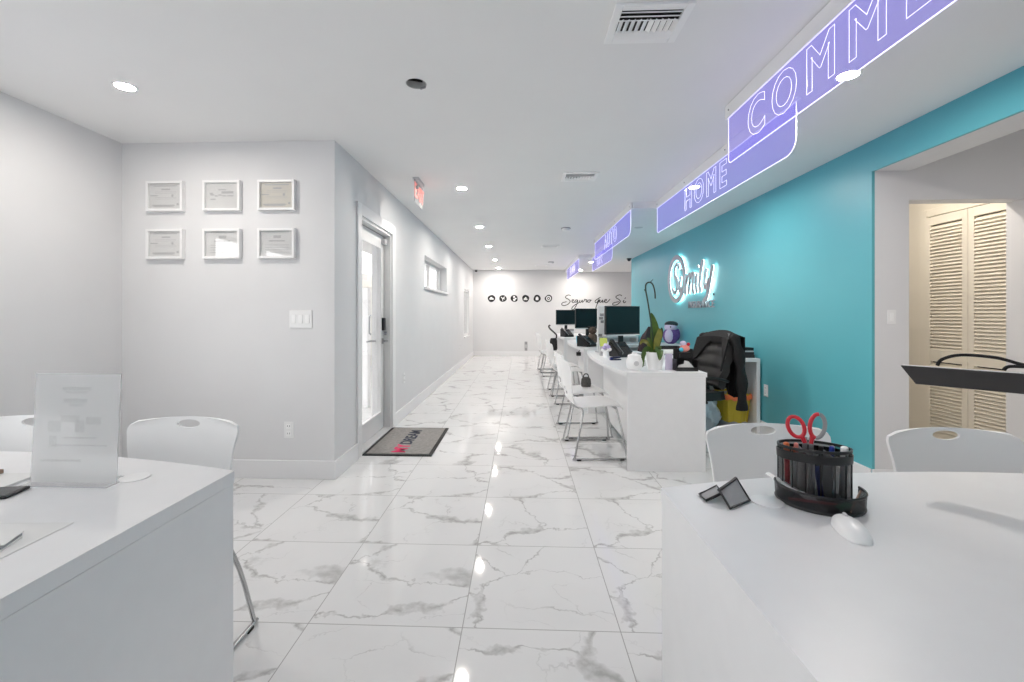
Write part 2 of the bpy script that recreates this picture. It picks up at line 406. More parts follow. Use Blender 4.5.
# --- windows
def window(name, axis_x, y0, y1, z0, z1, mull=(), sill=True, depth=.13):
    w = bpy.data.objects.new(name, None); C.objects.link(w); w['kind'] = 'structure'; w.location = (axis_x, (y0+y1)/2, z0)
    f = lambda x, y, z: (x, y-(y0+y1)/2, z-z0)
    m = MB(); a, b = -depth-.05, -depth; t = .045
    m.box(f(a, y0, z0), f(b, y0+t, z1)).box(f(a, y1-t, z0), f(b, y1, z1)).box(f(a, y0+t, z0), f(b, y1-t, z0+t)).box(f(a, y0+t, z1-t), f(b, y1-t, z1))
    for q in mull: m.box(f(a, q-.025, z0+t), f(b, q+.025, z1-t))
    m.build('window_frame', 'alu', w)
    MB().box(f(-depth-.03, y0+t, z0+t), f(-depth-.024, y1-t, z1-t)).build('glass_pane', 'glass', w)
    if sill: MB().box(f(-depth, y0-.02, z0-.03), f(.035, y1+.02, z0+.004), .004).build('window_sill', 'base', w)
    return w
window('window_1', WX, 6.23, 8.13, 1.60, 2.055, (7.2,))
window('window_2', WX, 10.62, 11.66, .655, 1.82, depth=.02)
window('window_3', LX, 0, 2.12, .85, 2.04, (1.06,))
for i, x in enumerate((-2.7,)):
    w = bpy.data.objects.new('window_%d' % (4+i), None); C.objects.link(w); w['kind'] = 'structure'; w.location = (x, FY, .5)
    m = MB().box((0, -.15, 0), (.05, -.1, 1.7)).box((1.75, -.15, 0), (1.8, -.1, 1.7)).box((.05, -.15, 0), (1.75, -.1, .05)).box((.05, -.15, 1.65), (1.75, -.1, 1.7)).box((.875, -.15, .05), (.925, -.1, 1.65))
    m.build('window_frame', 'alu', w); MB().box((.05, -.13, .05), (1.75, -.124, 1.65)).build('glass_pane', 'glass', w)

# --- bifold louvred closet door and its casing
d2 = bpy.data.objects.new('door_2', None); C.objects.link(d2); d2['kind'] = 'structure'; d2.location = (3.62, 3.72, 0)
MB().box((-.02, .325, 0), (0, .395, 2.13), .003).box((-.02, -.45, 2.065), (0, .325, 2.13), .003).build('casing', 'beige', d2)
for k in range(2):
    y1 = .322-k*.375; y0 = y1-.37
    lf = MB()
    lf.box((-.032, y0, .02), (-.004, y0+.045, 2.055), .002).box((-.032, y1-.045, .02), (-.004, y1, 2.055), .002)
    for z0, z1 in ((.02, .17), (.80, .90), (1.985, 2.055)): lf.box((-.032, y0+.045, z0), (-.004, y1-.045, z1))
    lo = lf.build('bifold_leaf', 'beige', d2)
    sl = MB(); R = Matrix.Rotation(math.radians(-50), 3, 'Y')
    z = .19
    while z < 1.98:
        if not .79 < z < .915: sl.box((-.039, y0+.045, z-.003), (.003, y1-.045, z+.003), 0, R)
        z += .029
    sl.build('louvre_slats', 'beige', lo)
MB().box((-.003, -.43, .02), (-.0005, .322, 2.064)).build('painted_gap_shade', 'dark', d2)  # dark sheet behind the louvres, shade put in as colour

# --- outside
struct(MB().box((-30, -20, -.2), (LX-.2, 30, -.12)).build('ground_patio', 'paver'))
struct(MB().box((LX-.2, PY+.2, -.2), (WX-.2, 30, -.1)).build('ground_porch', 'paver'))
struct(MB().box((-4.0, 4.6, -.12), (-3.8, 12.5, 2.2)).build('wall_neighbour', 'siding'))
tag(MB().box((-2.08, 5.6, -.1), (-1.96, 5.72, 1.55), .01).build('porch_post', 'white'), 'white post standing outside the glass entrance door', 'post')

# ------------------------------------------------------------------ ceiling things
def recessed(loc, label):
    t = thing('recessed_light', label, 'ceiling light', loc, 0, 'recessed ceiling lights')
    MB().ring([[Vector((r*math.cos(2*PI*k/28), r*math.sin(2*PI*k/28), z)) for k in range(28)] for r, z in ((.044, -.001), (.047, -.006), (.058, -.004), (.06, 0), (.044, 0))], close=True).build('trim_ring', 'white', t, True)
    MB().lathe([(.044, -.001), (.042, -.003), (.0, -.0035)], n=28).build('lens', 'lamp', t, True)
    return t
r0 = recessed((-2.21, 2.38, CZ), 'lit round ceiling spot above the framed certificates corner')
nm = ['nearest', 'second nearest', 'third nearest', 'second farthest', 'farthest']
for k, y in enumerate((4.44, 6.43, 8.27, 10.35, 12.15)):
    dup(r0, (-.59, y, CZ), None, '%s lit round spot in the main ceiling row along the corridor' % nm[k])
for k, (y, w) in enumerate(((2.28, 'lit round spot in the dropped ceiling behind the nearest violet sign'), (4.24, 'lit round spot in the dropped ceiling behind the HOME sign'), (10.26, 'lit round spot in the dropped ceiling at the second farthest violet sign'), (12.1, 'lit round spot in the dropped ceiling beside the farthest violet sign'))):
    dup(r0, (1.65, y, SZ), None, w)
for k, y in enumerate((6.2, 8.2)):
    q = tag(MB().lathe([(.0, -.004), (.05, -.004), (.06, 0), (.0, 0)], n=24).build('unlit_spot_cover', 'lgrey', None, False, (1.65, y, SZ)), 'small unlit round cover in the dropped ceiling, %s of the two' % ('nearer', 'farther')[k], 'ceiling cover', 'unlit ceiling covers')  # plain disc for a ceiling spot that is switched off
def relamp(t, mt):
    for q_ in t.children:
        if q_.name.startswith('lens'): q_.data = q_.data.copy(); q_.data.materials[0] = M[mt]
    return t
relamp(dup(r0, (-.59, .42, CZ), None, 'added unseen ceiling spot overhead between the two foreground desks'), 'fill_dim')  # added fill spot, out of view, to brighten the desk tops
relamp(dup(r0, (1.65, .36, SZ), None, 'added unseen spot in the dropped ceiling over the right foreground desk'), 'fill_dim')  # second added fill spot, unseen, over the right desk
relamp(r0, 'lamp_mid')
hl = recessed((3.02, 3.62, CZ), 'added unseen spot in the hall ceiling brightening the louvred door')  # added lamp, unseen, to brighten the louvred door
relamp(hl, 'fill_soft')
hl2 = dup(hl, (3.6, 1.6, CZ), 0, 'added unseen spot in the side room ceiling behind the teal wall opening')  # added lamp to light the side room from out of view
# open hole where a can light was
t = thing('empty_can_housing', 'dark open light hole in the ceiling with a bracket hanging out', 'ceiling hole', (-.575, 2.42, CZ))
m = MB().ring([[Vector((r*math.cos(2*PI*k/24), r*math.sin(2*PI*k/24), z)) for k in range(24)] for r, z in ((.0575, .0), (.0575, .1), (.055, .1), (.055, .0))], close=True)
m.build('can_wall', 'hole', t, True)
MB().lathe([(.055, .096), (.055, .1)], n=24).build('can_top', 'grey', t)
MB().box((-.05, -.004, .015), (.035, .004, .05), .002, Matrix.Rotation(.35, 3, 'Z')).build('bracket', 'rubber', t)
MB().box((.012, .03, -.012), (.05, .036, .0), .002, Matrix.Rotation(-.5, 3, 'Z')).build('spring_clip', 'grey', t)
# air vents
def vent(loc, label, w=.325, d=.26, big=True):
    t = thing('air_vent', label, 'air vent', loc, 0, 'ceiling air vents')
    m = MB(); e = .035
    m.box((-w/2, -d/2, -.012), (-w/2+e, d/2, 0), .003).box((w/2-e, -d/2, -.012), (w/2, d/2, 0), .003).box((-w/2+e, -d/2, -.012), (w/2-e, -d/2+e, 0), .003).box((-w/2+e, d/2-e, -.012), (w/2-e, d/2, 0), .003)
    m.build('frame', 'white', t)
    MB().box((-w/2+e, -d/2+e, -.002), (w/2-e, d/2-e, 0)).build('back_plate', 'dark', t)
    iw, idp = w/2-e, d/2-e
    m = MB()
    for k in range(3):
        y = -idp+.012+k*.026; m.box((-iw, y-.0125, -.012), (iw, y+.0125, -.009), 0, Matrix.Rotation(.5, 3, 'X'))
    for k in range(2):
        y = idp-.012-k*.026; m.box((-iw, y-.011, -.012), (iw, y+.011, -.009), 0, Matrix.Rotation(-.5, 3, 'X'))
    m.build('cross_louvres', 'white', t)
    m = MB()
    for k in range(10):
        x = -iw+.011+k*(2*iw-.022)/9; s = -.55 if k < 5 else .55
        m.box((x-.0105, -.035, -.013), (x+.0105, .042, -.010), 0, Matrix.Rotation(s, 3, 'Y'))
    m.build('lengthwise_louvres', 'white', t)
    return t
v0 = vent((.555, 1.95, CZ), 'white louvred air vent nearest, at the top edge of the picture')
dup(v0, (.55, 4.1, CZ), None, 'white louvred air vent in mid ceiling beside the HOME sign')
dup(v0, (.56, 8.28, CZ), None, 'small white air vent far down the ceiling, third along')
dup(v0, (.55, 11.49, CZ), None, 'small white air vent close to the back wall, farthest')
for (x, y, w) in ((.68, 6.56, 'white smoke detector on a plate in mid ceiling'), (.76, 10.83, 'small smoke detector on the ceiling near the back wall')):
    t = thing('smoke_detector', w, 'smoke detector', (x, y, CZ), 0, 'ceiling smoke detectors')
    MB().lathe([(0, 0), (.07, 0), (.07, -.012), (0, -.012)], n=24).build('base_plate', 'grey', t)
    MB().lathe([(0, -.012), (.058, -.012), (.05, -.04), (.02, -.048), (0, -.048)], n=24).build('sensor_dome', 'white', t, True)
# exit sign
t = thing('exit_sign', 'clear EXIT sign with red letters hanging from the ceiling by the glass door', 'exit sign', (-.97, 4.18, CZ))
MB().box((-.03, -.12, -.03), (.03, .12, 0), .004).build('ceiling_canopy', 'lgrey', t)
MB().box((-.004, -.16, -.235), (.004, .16, -.03)).build('acrylic_panel', 'acryl', t)
link('letters', place_text(text_mesh('EXIT', .19, .002, 0, 1.0, .004), (.0065, 0, -.135), (0, 1, 0), (0, 0, 1)), 'exitred', t)
MB().lathe([(.02, .004), (.02, .02), (.014, .022)], (0, -.10, -.085), 14, 'x').build('test_button', 'grey', t)
# cameras on the ceiling
for (x, y, z, w, nmx) in ((-1.26, 12.62, CZ, 'small dark dome camera in the far left ceiling corner', 0), (2.36, 9.62, SZ, 'small dark dome camera at the far end of the teal wall', 1)):
    t = thing('dome_camera', w, 'camera', (x, y, z), 0, 'ceiling dome cameras')
    MB().lathe([(0, 0), (.05, 0), (.05, -.02), (0, -.02)], n=20).build('mount', 'lgrey' if nmx == 0 else 'dark', t)
    MB().lathe([(0, -.02), (.04, -.02), (.036, -.045), (.02, -.06), (0, -.064)], n=20).build('dome', 'black', t, True)

# ------------------------------------------------------------------ edge-lit hanging signs
def hang_sign(name_txt, x, y0, y1, yl, label, size, spacing, sxx=1, rail_over=0):
    t = thing('edge_lit_sign', label, 'sign', (x, (y0+y1)/2, SZ), 0, 'violet edge lit hanging signs')
    h = (y1-y0)/2
    rl = MB().box((-.012, -h-.03, -.012), (.0035, h+.03, .07), .002).build('mounting_rail', 'white', t)
    n = max(2, int((y1-y0)/.8)+1)
    for k in range(n): MB().lathe([(.005, -.0165), (.005, -.012)], (0, -h+.02+k*(2*h-.04)/(n-1), .03), 10, 'x').build('rail_screw', 'grey', rl)
    r = .09; pl = [(-h, -.012), (h, -.012)]
    for a in range(0, 7): pl.append((h-r*.35+r*.35*math.cos(a*PI/12), -.29+r*.35-r*.35*math.sin(a*PI/12)))
    for a in range(0, 7): pl.append((-h+r-r*math.sin(a*PI/12), -.29+r-r*math.cos(a*PI/12)))
    MB().prism(pl, -.003, .003, lambda a, b, c: (c-.004, a, b)).build('acrylic_panel', 'violet', t)
    MB().tube([(-.004, p[0], p[1]) for p in pl], .0026, 6, close=True).build('lit_edge', 'neon', t)
    me = text_mesh(name_txt, size, 0, .0015, spacing, .006, 'LEFT')
    link('lit_letters', place_text(me, (-.0075, yl-(y0+y1)/2, -.148), (0, -1, 0), (0, 0, 1), sxx, 1), 'neon', t)
    return t
hang_sign('COMMERCIAL', 1.273, -.28, 2.73, 2.50, 'violet edge lit sign reading COMMERCIAL hanging nearest the camera', .275, 1.42, .92)
hang_sign('HOME', 1.553, 2.53, 5.03, 4.20, 'violet edge lit sign reading HOME behind the COMMERCIAL sign', .275, 1.34, .92)
hang_sign('AUTO', 1.273, 5.10, 7.50, 6.65, 'violet edge lit sign third from the camera above the desks', .275, 1.34, .92)
hang_sign('LIFE', 1.553, 7.45, 9.5, 8.9, 'short violet edge lit sign fourth from the camera, below and behind the third', .275, 1.34, .92)
hang_sign('FLOOD', 1.273, 9.55, 11.9, 11.2, 'violet edge lit sign farthest from the camera', .275, 1.34, .92)

# ------------------------------------------------------------------ wall things
# framed certificates
def frame(x0, x1, z0, z1, label, paper, kind):
    cx, cz = (x0+x1)/2, (z0+z1)/2; w, h = (x1-x0)/2, (z1-z0)/2
    t = thing('certificate_frame', label, 'picture frame', (cx, PY, cz), 0, 'framed certificates')
    e = .018; m = MB()
    m.box((-w, -.035, -h), (-w+e, 0, h), .002).box((w-e, -.035, -h), (w, 0, h), .002).box((-w+e, -.035, -h), (w-e, 0, -h+e), .002).box((-w+e, -.035, h-e), (w-e, 0, h), .002)
    m.build('frame', 'plas', t)
    pp = MB().box((-w+e, -.016, -h+e), (w-e, -.006, h-e)).build('certificate', paper, t)
    m = MB()
    def ln(a, b, z, th=.004): m.box((a, -.0172, z-th/2), (b, -.0161, z+th/2))
    if kind == 0:
        ln(-.09, .09, .078, .007); ln(-.03, .035, .052, .011); ln(-.115, -.06, .006, .008); ln(.045, .06, .006, .018)
        ln(-.10, .07, -.066, .008); ln(-.09, .06, -.074, .005); ln(.085, .10, -.058, .016)
        for k in range(4): ln(-.08, .08, .034-.011*k-(.02 if k > 1 else 0), .0018)
    elif kind == 1:
        ln(-.03, .03, .045, .007); ln(-.005, .085, .025, .016)
        for a, b, z in ((-.095, -.07, .018), (-.09, -.06, .008), (-.055, -.035, .0), (-.03, -.005, .006), (.0, .03, .0), (.04, .085, .0), (-.09, -.05, -.025)): ln(a, b, z, .009)
    else:
        ln(-.09, .09, .085, .006); ln(-.025, .03, .05, .02); ln(-.06, .06, .02, .01)
        for k in range(4): ln(-.09, .09, -.01-.018*k, .003)
    m.build('printed_lines', 'ink', pp)
    MB().box((-w+e, -.024, -h+e), (w-e, -.022, h-e)).build('glass_cover', 'fglass', t)
    return t
rows = (('top', 1.970, 2.193), ('bottom', 1.617, 1.838))
cols = (('left', -2.765, -2.487), ('middle', -2.335, -2.055), ('right', -1.922, -1.645))
for rn, z0, z1 in rows:
    for cn, x0, x1 in cols:
        k = 1 if (rn, cn) == ('top', 'middle') else (2 if rn == 'bottom' and cn != 'left' else 0)
        ex = {('top', 'left'): 'with formal grey print', ('top', 'middle'): 'with loose scattered wording', ('top', 'right'): 'on ivory paper', ('bottom', 'left'): 'with pale print', ('bottom', 'middle'): 'mirroring a bright window', ('bottom', 'right'): 'half mirroring a bright window'}[(rn, cn)]
        frame(x0, x1, z0, z1, 'white framed certificate %s, %s %s on the partition wall' % (ex, rn, cn), 'cert' if (rn, cn) == ('top', 'right') else 'paper', k)
# light switches, outlets
t = thing('light_switch', 'white triple light switch plate on the partition wall', 'light switch', (-1.61, PY, 1.173))
MB().box((-.085, -.008, -.066), (.085, 0, .066), .003).build('plate', 'plas', t)
for k in (-1, 0, 1): MB().box((-.016+k*.05, -.013, -.032), (.016+k*.05, -.008, .032), .002).build('rocker', 'white', t)
def outlet(loc, rz, label):
    t = thing('wall_outlet', label, 'outlet', loc, rz, 'wall outlets')
    MB().box((-.036, -.006, -.06), (.036, 0, .06), .003).build('plate', 'plas', t)
    for z in (-.027, .027):
        so = MB().box((-.017, -.009, z-.017), (.017, -.006, z+.017), .003).build('socket', 'white', t)
        for x in (-.0075, .0075): MB().box((x-.0015, -.0096, z-.004), (x+.0015, -.009, z+.008)).build('slot', 'dark', so)
    return t
outlet((-1.70, PY, .357), 0, 'white wall outlet low on the partition wall under the switch')
outlet((WX, 5.10, .46), PI/2, 'white wall outlet on the corridor wall past the doormat')
outlet((WX, 9.9, .46), PI/2, 'white wall outlet on the corridor wall under the far window')
outlet((TX, 4.46, .45), -PI/2, 'white wall outlet on the teal wall beside the yellow bin')
t = thing('wall_plate', 'tall grey wall plate on the back wall below the round decals', 'wall plate', (.174, BY, .28))
MB().box((-.04, -.012, -.13), (.04, 0, .13), .004).build('plate', 'grey', t); MB().box((-.02, -.016, -.05), (.02, -.012, .05), .002).build('cover_flap', 'lgrey', t)
t = thing('wall_plate', 'white rocker plate on the opening jamb beside the teal wall', 'wall plate', (2.57, 3.15, 1.19))
MB().box((-.03, -.005, -.05), (.03, 0, .05), .003).build('plate', 'plas', t); MB().box((-.012, -.008, -.03), (.012, -.005, .03), .002).build('rocker', 'white', t)

# black round icon decals on the back wall
def blob(n=28, r=.105, s=0):
    return [((r*(1+.05*math.cos(2*a+s)+.05*math.sin(3*a+s*2)))*math.cos(a), (r*.97*(1+.05*math.sin(2*a+s)))*math.sin(a)) for a in [2*PI*k/n for k in range(n)]]
ICON = ['car', 'motorbike', 'people', 'boat', 'house', 'life ring']
for k in range(6):
    x = -.826+k*.33
    t = thing('icon_decal', 'round black wall decal with white %s shape, %s of six' % (ICON[k], ('leftmost', 'second from left', 'third from left', 'third from right', 'second from right', 'rightmost')[k]), 'wall decal', (x, BY, 1.66), 0, 'round icon decals')
    MB().prism(blob(s=k*1.1), 0, .008, lambda a, b, c: (a, -c, b)).build('disc', 'vinyl', t)
    m = MB(); fn = lambda a, b, c: (a, -c, b); P = lambda *p: m.prism(p, .008, .011, fn)
    if k == 0: P((-.055, -.03), (.06, -.03), (.065, 0), (.035, .008), (.015, .04), (-.03, .04), (-.045, .008), (-.06, 0))
    elif k == 1:
        for a, b in (((-.05, .04), (0, -.01)), ((.05, .05), (0, -.01)), ((0, -.01), (-.01, -.06)), ((.02, .0), (.055, -.02))): ribbon(m, [a, b], .02, .008, .011, fn, 1)
    elif k == 2:
        for cx, cy, r in ((-.005, .045, .03), (.045, .0, .022), (0, -.035, .035)): P(*[(cx+r*math.cos(a*PI/8), cy+r*math.sin(a*PI/8)) for a in range(16)])
    elif k == 3: P((-.065, -.02), (.06, -.02), (.045, -.045), (-.045, -.045)); P((-.06, -.01), (.01, .05), (.015, -.01)); P((.02, -.01), (.02, .03), (.05, -.01))
    elif k == 4: P((-.04, -.05), (.04, -.05), (.04, .02), (0, .06), (-.04, .02))
    else:
        m.ring([[fn(r*math.cos(a*PI/12), r*math.sin(a*PI/12), d) for a in range(24)] for r, d in ((.07, .008), (.07, .011), (.045, .011), (.045, .008))], close=True)
        P(*[(.02*math.cos(a*PI/6), .02*math.sin(a*PI/6)) for a in range(12)])
    m.build('icon_shape', 'white', t)

# script lettering on the back wall
def W(u, v): return (1.211+(u-84)*.00239, 1.758-(v-241)*.00241)
ST = [[(188, 250), (165, 240), (130, 255), (128, 275), (165, 295), (182, 322), (150, 355), (100, 368), (80, 352), (95, 332), (140, 322)],
      [(200, 318), (222, 308), (220, 296), (206, 302), (205, 325), (222, 334), (240, 318)],
      [(272, 302), (250, 300), (240, 322), (254, 328), (274, 304), (262, 350), (232, 405), (208, 418), (203, 396), (235, 362), (288, 330), (300, 302)],
      [(300, 302), (294, 326), (308, 330), (328, 302), (326, 328), (342, 322)],
      [(342, 322), (362, 288), (360, 300), (382, 298), (372, 325), (388, 322)],
      [(412, 300), (394, 306), (394, 326), (412, 328), (424, 308), (410, 300), (440, 304)],
      [(545, 268), (510, 290), (482, 312), (486, 332), (505, 326), (530, 292), (512, 330), (495, 375), (486, 412)],
      [(505, 350), (540, 300), (535, 326), (550, 328), (572, 300), (568, 328), (584, 322)],
      [(584, 322), (614, 306), (612, 292), (596, 302), (596, 326), (620, 332), (660, 290)],
      [(800, 252), (775, 240), (735, 255), (732, 275), (768, 298), (780, 322), (745, 355), (700, 362), (690, 345), (720, 330), (765, 322)],
      [(812, 322), (825, 304), (818, 328), (832, 334), (848, 318)],
      [(832, 286), (846, 274)]]
t = thing('wall_lettering', 'black handwritten lettering reading Seguro que Sí on the back wall', 'lettering', (2.1, BY, 1.6))
for wname, idx in (('word_seguro', range(0, 6)), ('word_que', range(6, 9)), ('word_si', range(9, 12))):
    m = MB()
    for i in idx: ribbon(m, [W(*p) for p in ST[i]], .021, 0, .006, lambda a, b, c: (a-2.1, -c, b-1.6))
    m.build('lettering_word', 'vinyl', t)

# halo-lit logo on the teal wall
t = thing('logo_sign', 'silver halo lit company logo sign mounted on the teal wall', 'logo sign', (TX, 6.5, 1.7))
def LG(s, z, d): return (-d, (7.25-s)-6.5, z-1.7)
def ringm(m, cs, cz, r0, r1, d0, d1, n=48):
    m.ring([[LG(cs+r*math.cos(2*PI*k/n), cz+r*math.sin(2*PI*k/n), d) for k in range(n)] for r, d in ((r1, d0), (r1, d1), (r0, d1), (r0, d0))], close=True)
SI = [[(.50, 1.90), (.40, 1.97), (.29, 1.90), (.31, 1.80), (.42, 1.71), (.41, 1.60), (.31, 1.53), (.20, 1.60)], [(.55, 1.77), (.50, 1.60), (.53, 1.55), (.60, 1.60)], [(.575, 1.86), (.585, 1.88)]]
MI = [[(.80, 1.78), (.77, 1.66), (.73, 1.49)], [(.78, 1.66), (.89, 1.77), (.93, 1.73), (.90, 1.62), (.86, 1.50)], [(.90, 1.62), (1.01, 1.77), (1.05, 1.73), (1.01, 1.58), (1.05, 1.50)],
      [(1.16, 1.76), (1.12, 1.60), (1.16, 1.51)], [(1.18, 1.85), (1.19, 1.86)], [(1.35, 1.92), (1.29, 1.78), (1.24, 1.60), (1.28, 1.51)],
      [(1.45, 1.80), (1.40, 1.62), (1.45, 1.55), (1.54, 1.66)], [(1.64, 1.82), (1.56, 1.62), (1.48, 1.44), (1.38, 1.38)]]
m = MB(); ringm(m, .40, 1.745, .295, .365, .034, .052); m.build('round_emblem_ring', 'silver', t, True)
m = MB()
for q_ in SI: ribbon(m, [(a+.03, b) for a, b in q_], .05, .034, .052, LG)
m.build('emblem_letters', 'silver', t)
m = MB()
for q_ in MI: ribbon(m, [(a+.03, b) for a, b in q_], .052, .034, .052, LG)
m.build('script_letters', 'silver', t)
link('small_capitals', place_text(text_mesh('INSURANCE', .135, .008, 0, 1.2, 0), (-.03, 7.25-1.27-6.5, 1.335-1.7), (0, -1, 0), (0, 0, 1)), 'silver', t)
m = MB(); ringm(m, .40, 1.745, .305, .355, .027, .033)
for q_ in SI: ribbon(m, [(a+.03, b) for a, b in q_], .04, .027, .033, LG)
for q_ in MI: ribbon(m, [(a+.03, b) for a, b in q_], .042, .027, .033, LG)
m.build('backlight', 'halo', t)
m = MB().box(LG(1.60, 1.445, .0), LG(1.625, 1.47, .012)); m.build('trademark_dot', 'navy', t)

# ------------------------------------------------------------------ doormat
t = thing('doormat', 'grey doormat with black border and pink and navy lettering at the glass door', 'doormat', (-1.05, 4.16, 0))
MB().box((-.30, -.455, 0), (.30, .455, .009), .003).build('border', 'rubber', t)
MB().box((-.27, -.425, .009), (.27, .425, .013), .001).build('pile', 'matg', t)
link('pink_letters', place_text(text_mesh('MY', .17, .0006, 0, 1, .004), (.0, -.28, .0138), (0, 1, 0), (-1, 0, 0)), 'redink', t)
link('navy_letters', place_text(text_mesh('DREAM', .15, .0006, 0, .95, .004), (.0, .09, .0138), (0, 1, 0), (-1, 0, 0)), 'navyink', t)

# ------------------------------------------------------------------ desks
def desk_poly(L, depth, bulge, n=24):
    """local: +x agent side, straight edges; curved visitor edge at -x"""
    p = [(depth, 0), (depth, L)]
    for k in range(n+1):
        f = 1-k/n; p.append((-bulge*math.sin(PI*f)**.9, L*f))
    return p
def desk(label, loc, rz, L, depth, bulge, flip=False, ret=None):
    t = thing('reception_desk', label, 'desk', loc, rz, 'white curved reception desks')
    s = -1 if flip else 1
    H, th = .76, .034
    pl = [(x*s, y) for x, y in desk_poly(L, depth, bulge)]
    m = MB().prism(pl, H-th, H)
    m.build('desktop', 'lam', t)
    for nm_, y in (('end_panel', .0), ('end_panel', L-.03)):
        a, b = (0.004, depth-.01); MB().box((min(a*s, b*s), y+.002, 0), (max(a*s, b*s), y+.03, H-th-.001), .001).build(nm_, 'lam', t)
    # curved modesty panel set back under the top
    P = []
    for k in range(17):
        f = k/16; P.append((s*(.2-bulge*.8*math.sin(PI*f)), .032+(L-.064)*f))
    MB().sheet([[(x, y, .05), (x, y, H-th-.002)] for x, y in P], .018).build('modesty_panel', 'lam', t, True)
    g = MB()
    return t
# the row down the right side
for k, (y0, lb) in enumerate(((3.42, 'white curved reception desk nearest in the row along the teal wall'), (5.72, 'second white curved reception desk in the row along the teal wall'), (8.25, 'third white curved reception desk, farthest in the row'))):
    t = desk(lb, (.823, y0, 0), 0, 2.02, .607, .065)
    r = thing('desk_return', ('white side worktop joining the nearest row desk to the teal wall', 'white side worktop between the second row desk and the teal wall', 'white side worktop at the farthest row desk')[k], 'worktop', (1.435, (4.53, 6.5, 9.1)[k], 0), 0, 'white side worktops')
    x1 = TX-.02-1.435
    MB().box((0, 0, .726), (x1, .6, .76), .001).build('worktop', 'lam', r)
    MB().box((x1-.034, .002, 0), (x1, .6, .725), .001).build('end_panel', 'lam', r)
    MB().box((0.01, .56, .05), (x1-.036, .578, .725), .001).build('back_panel', 'lam', r)
# foreground desks
dl = desk('white curved desk at the left edge holding the clear sign holder', (-.819-1.8, 1.232, 0), -PI/2, 1.8, .75, .145)
dr = desk('white curved desk in the right foreground holding the black organizer', (.364, 1.153, 0), -PI/2, 1.8, .75, .15)
def grommet(parent, x, y):
    MB().lathe([(0, .76), (.036, .76), (.036, .7625), (.031, .764), (0, .764)], (x, y, 0), 28, 'z').build('cable_grommet', 'plas', parent, True)
grommet(dl, .064, 1.562)     # local frame of a desk turned a quarter
grommet(dr, .076, .227)
# ------------------------------------------------------------------ visitor chairs
PROF = [(.225, .408), (.215, .425), (.17, .436), (.08, .432), (-.02, .424), (-.11, .422), (-.165, .428), (-.20, .452), (-.222, .50), (-.232, .56), (-.243, .63), (-.252, .70), (-.262, .76), (-.272, .802)]
def make_chair(label, low_hole, top_hole, group, sw=0):
    t = thing('visitor_chair', label, 'chair', (0, 0, 0), 0, group)
    def row(i, widths, n=14, bow=0, dip=0):
        x, z = PROF[i]; w = widths
        out = []
        for k in range(n+1):
            f = -1+2*k/n; out.append((x+bow*f*f, w*f, z+dip*abs(f)**3))
        return out
    rows = [row(i, [.18, .208, .22, .226, .226, .225, .224][i], dip=-.012 if i < 2 else (.006 if i > 2 else 0)) for i in range(7)]
    rows += [row(7, .224, dip=.01)]
    MB().sheet(rows, .008).build('seat', 'plas', t, True)
    q = [PROF[7]]; rows = []
    for i in range(7, 14):
        rows.append((i, (.206, .203, .203, .207, .217, .227, .235)[i-7], .012+.022*min(1, (i-7)/4)))
    grid = []
    # finer rows with rounded top corners
    fine = []
    for a, b in zip(rows[:-1], rows[1:]):
        for s in range(3):
            f = s/3; pa, pb = PROF[a[0]], PROF[b[0]]
            fine.append((pa[0]+(pb[0]-pa[0])*f, pa[1]+(pb[1]-pa[1])*f, a[1]+(b[1]-a[1])*f, a[2]+(b[2]-a[2])*f))
    fine.append((*PROF[13], rows[-1][1], rows[-1][2]))
    for (x, z, w, bow) in fine:
        rr = .045; top = .802; wc = w
        if z > top-rr: wc = w-rr+math.sqrt(max(0, rr*rr-(z-(top-rr))**2))
        g = []
        for k in range(21):
            f = -1+2*k/20; crown = .012*(1-f*f)*max(0, (z-.70)/.10)
            g.append((x+bow*f*f, wc*f, z+crown))
        grid.append(g)
    bk = MB().sheet(grid, .009).build('backrest', 'plas', t, True)
    me0 = bk.data
    def hole(zc, xc, ry, rz_):
        c = MB().lathe([(1, -.2), (1, .2)], n=32, axis='x')
        for v in c.b.verts: v.co = Vector((v.co.x+xc, v.co.y*ry, v.co.z*rz_+zc))
        cut(bk, c.build('cutter', 'plas'))
    if top_hole: hole(.787, -.27, .047, .0165)
    if low_hole: hole(.535, -.23, .075, .038)
    bk.data.materials.clear(); bk.data.materials.append(M['plas'])
    for p in bk.data.polygons: p.use_smooth = True
    try: bk.data.set_sharp_from_angle(angle=math.radians(38))
    except Exception: pass
    for s in (-1, 1):
        pts = smoothp([(-.19, s*.10, .416), (-.15, s*.19, .412), (-.125, s*.235, .395), (-.155, s*(.258+sw), .25), (-.20, s*(.282+sw), .035), (-.205, s*(.284+sw), .018), (-.185, s*(.285+sw), .011), (.21, s*(.285+sw), .011), (.23, s*(.284+sw), .018), (.228, s*(.282+sw), .035), (.20, s*.235, .25), (.17, s*.20, .395), (.165, s*.18, .415), (.165, s*.08, .42)], 3)
        lg = MB().tube(pts, .0085, 10).build('sled_leg', 'chrome', t, True)
        for x in (-.17, .19): MB().box((x-.018, s*(.285+sw)-.011, .0), (x+.018, s*(.285+sw)+.011, .012), .003).build('glide', 'rubber', lg)
    MB().tube([(-.125, -.215, .40), (-.125, .215, .40)], .007).build('crossbar', 'chrome', t, True)
    MB().tube([(.165, -.19, .405), (.165, .19, .405)], .007).build('crossbar', 'chrome', t, True)
    return t
ca = make_chair('white visitor chair nearest in the row at the reception desks', True, False, 'white chairs in the row of desks')
ca.location = (.635, 3.945, 0); ca.rotation_euler.z = .07
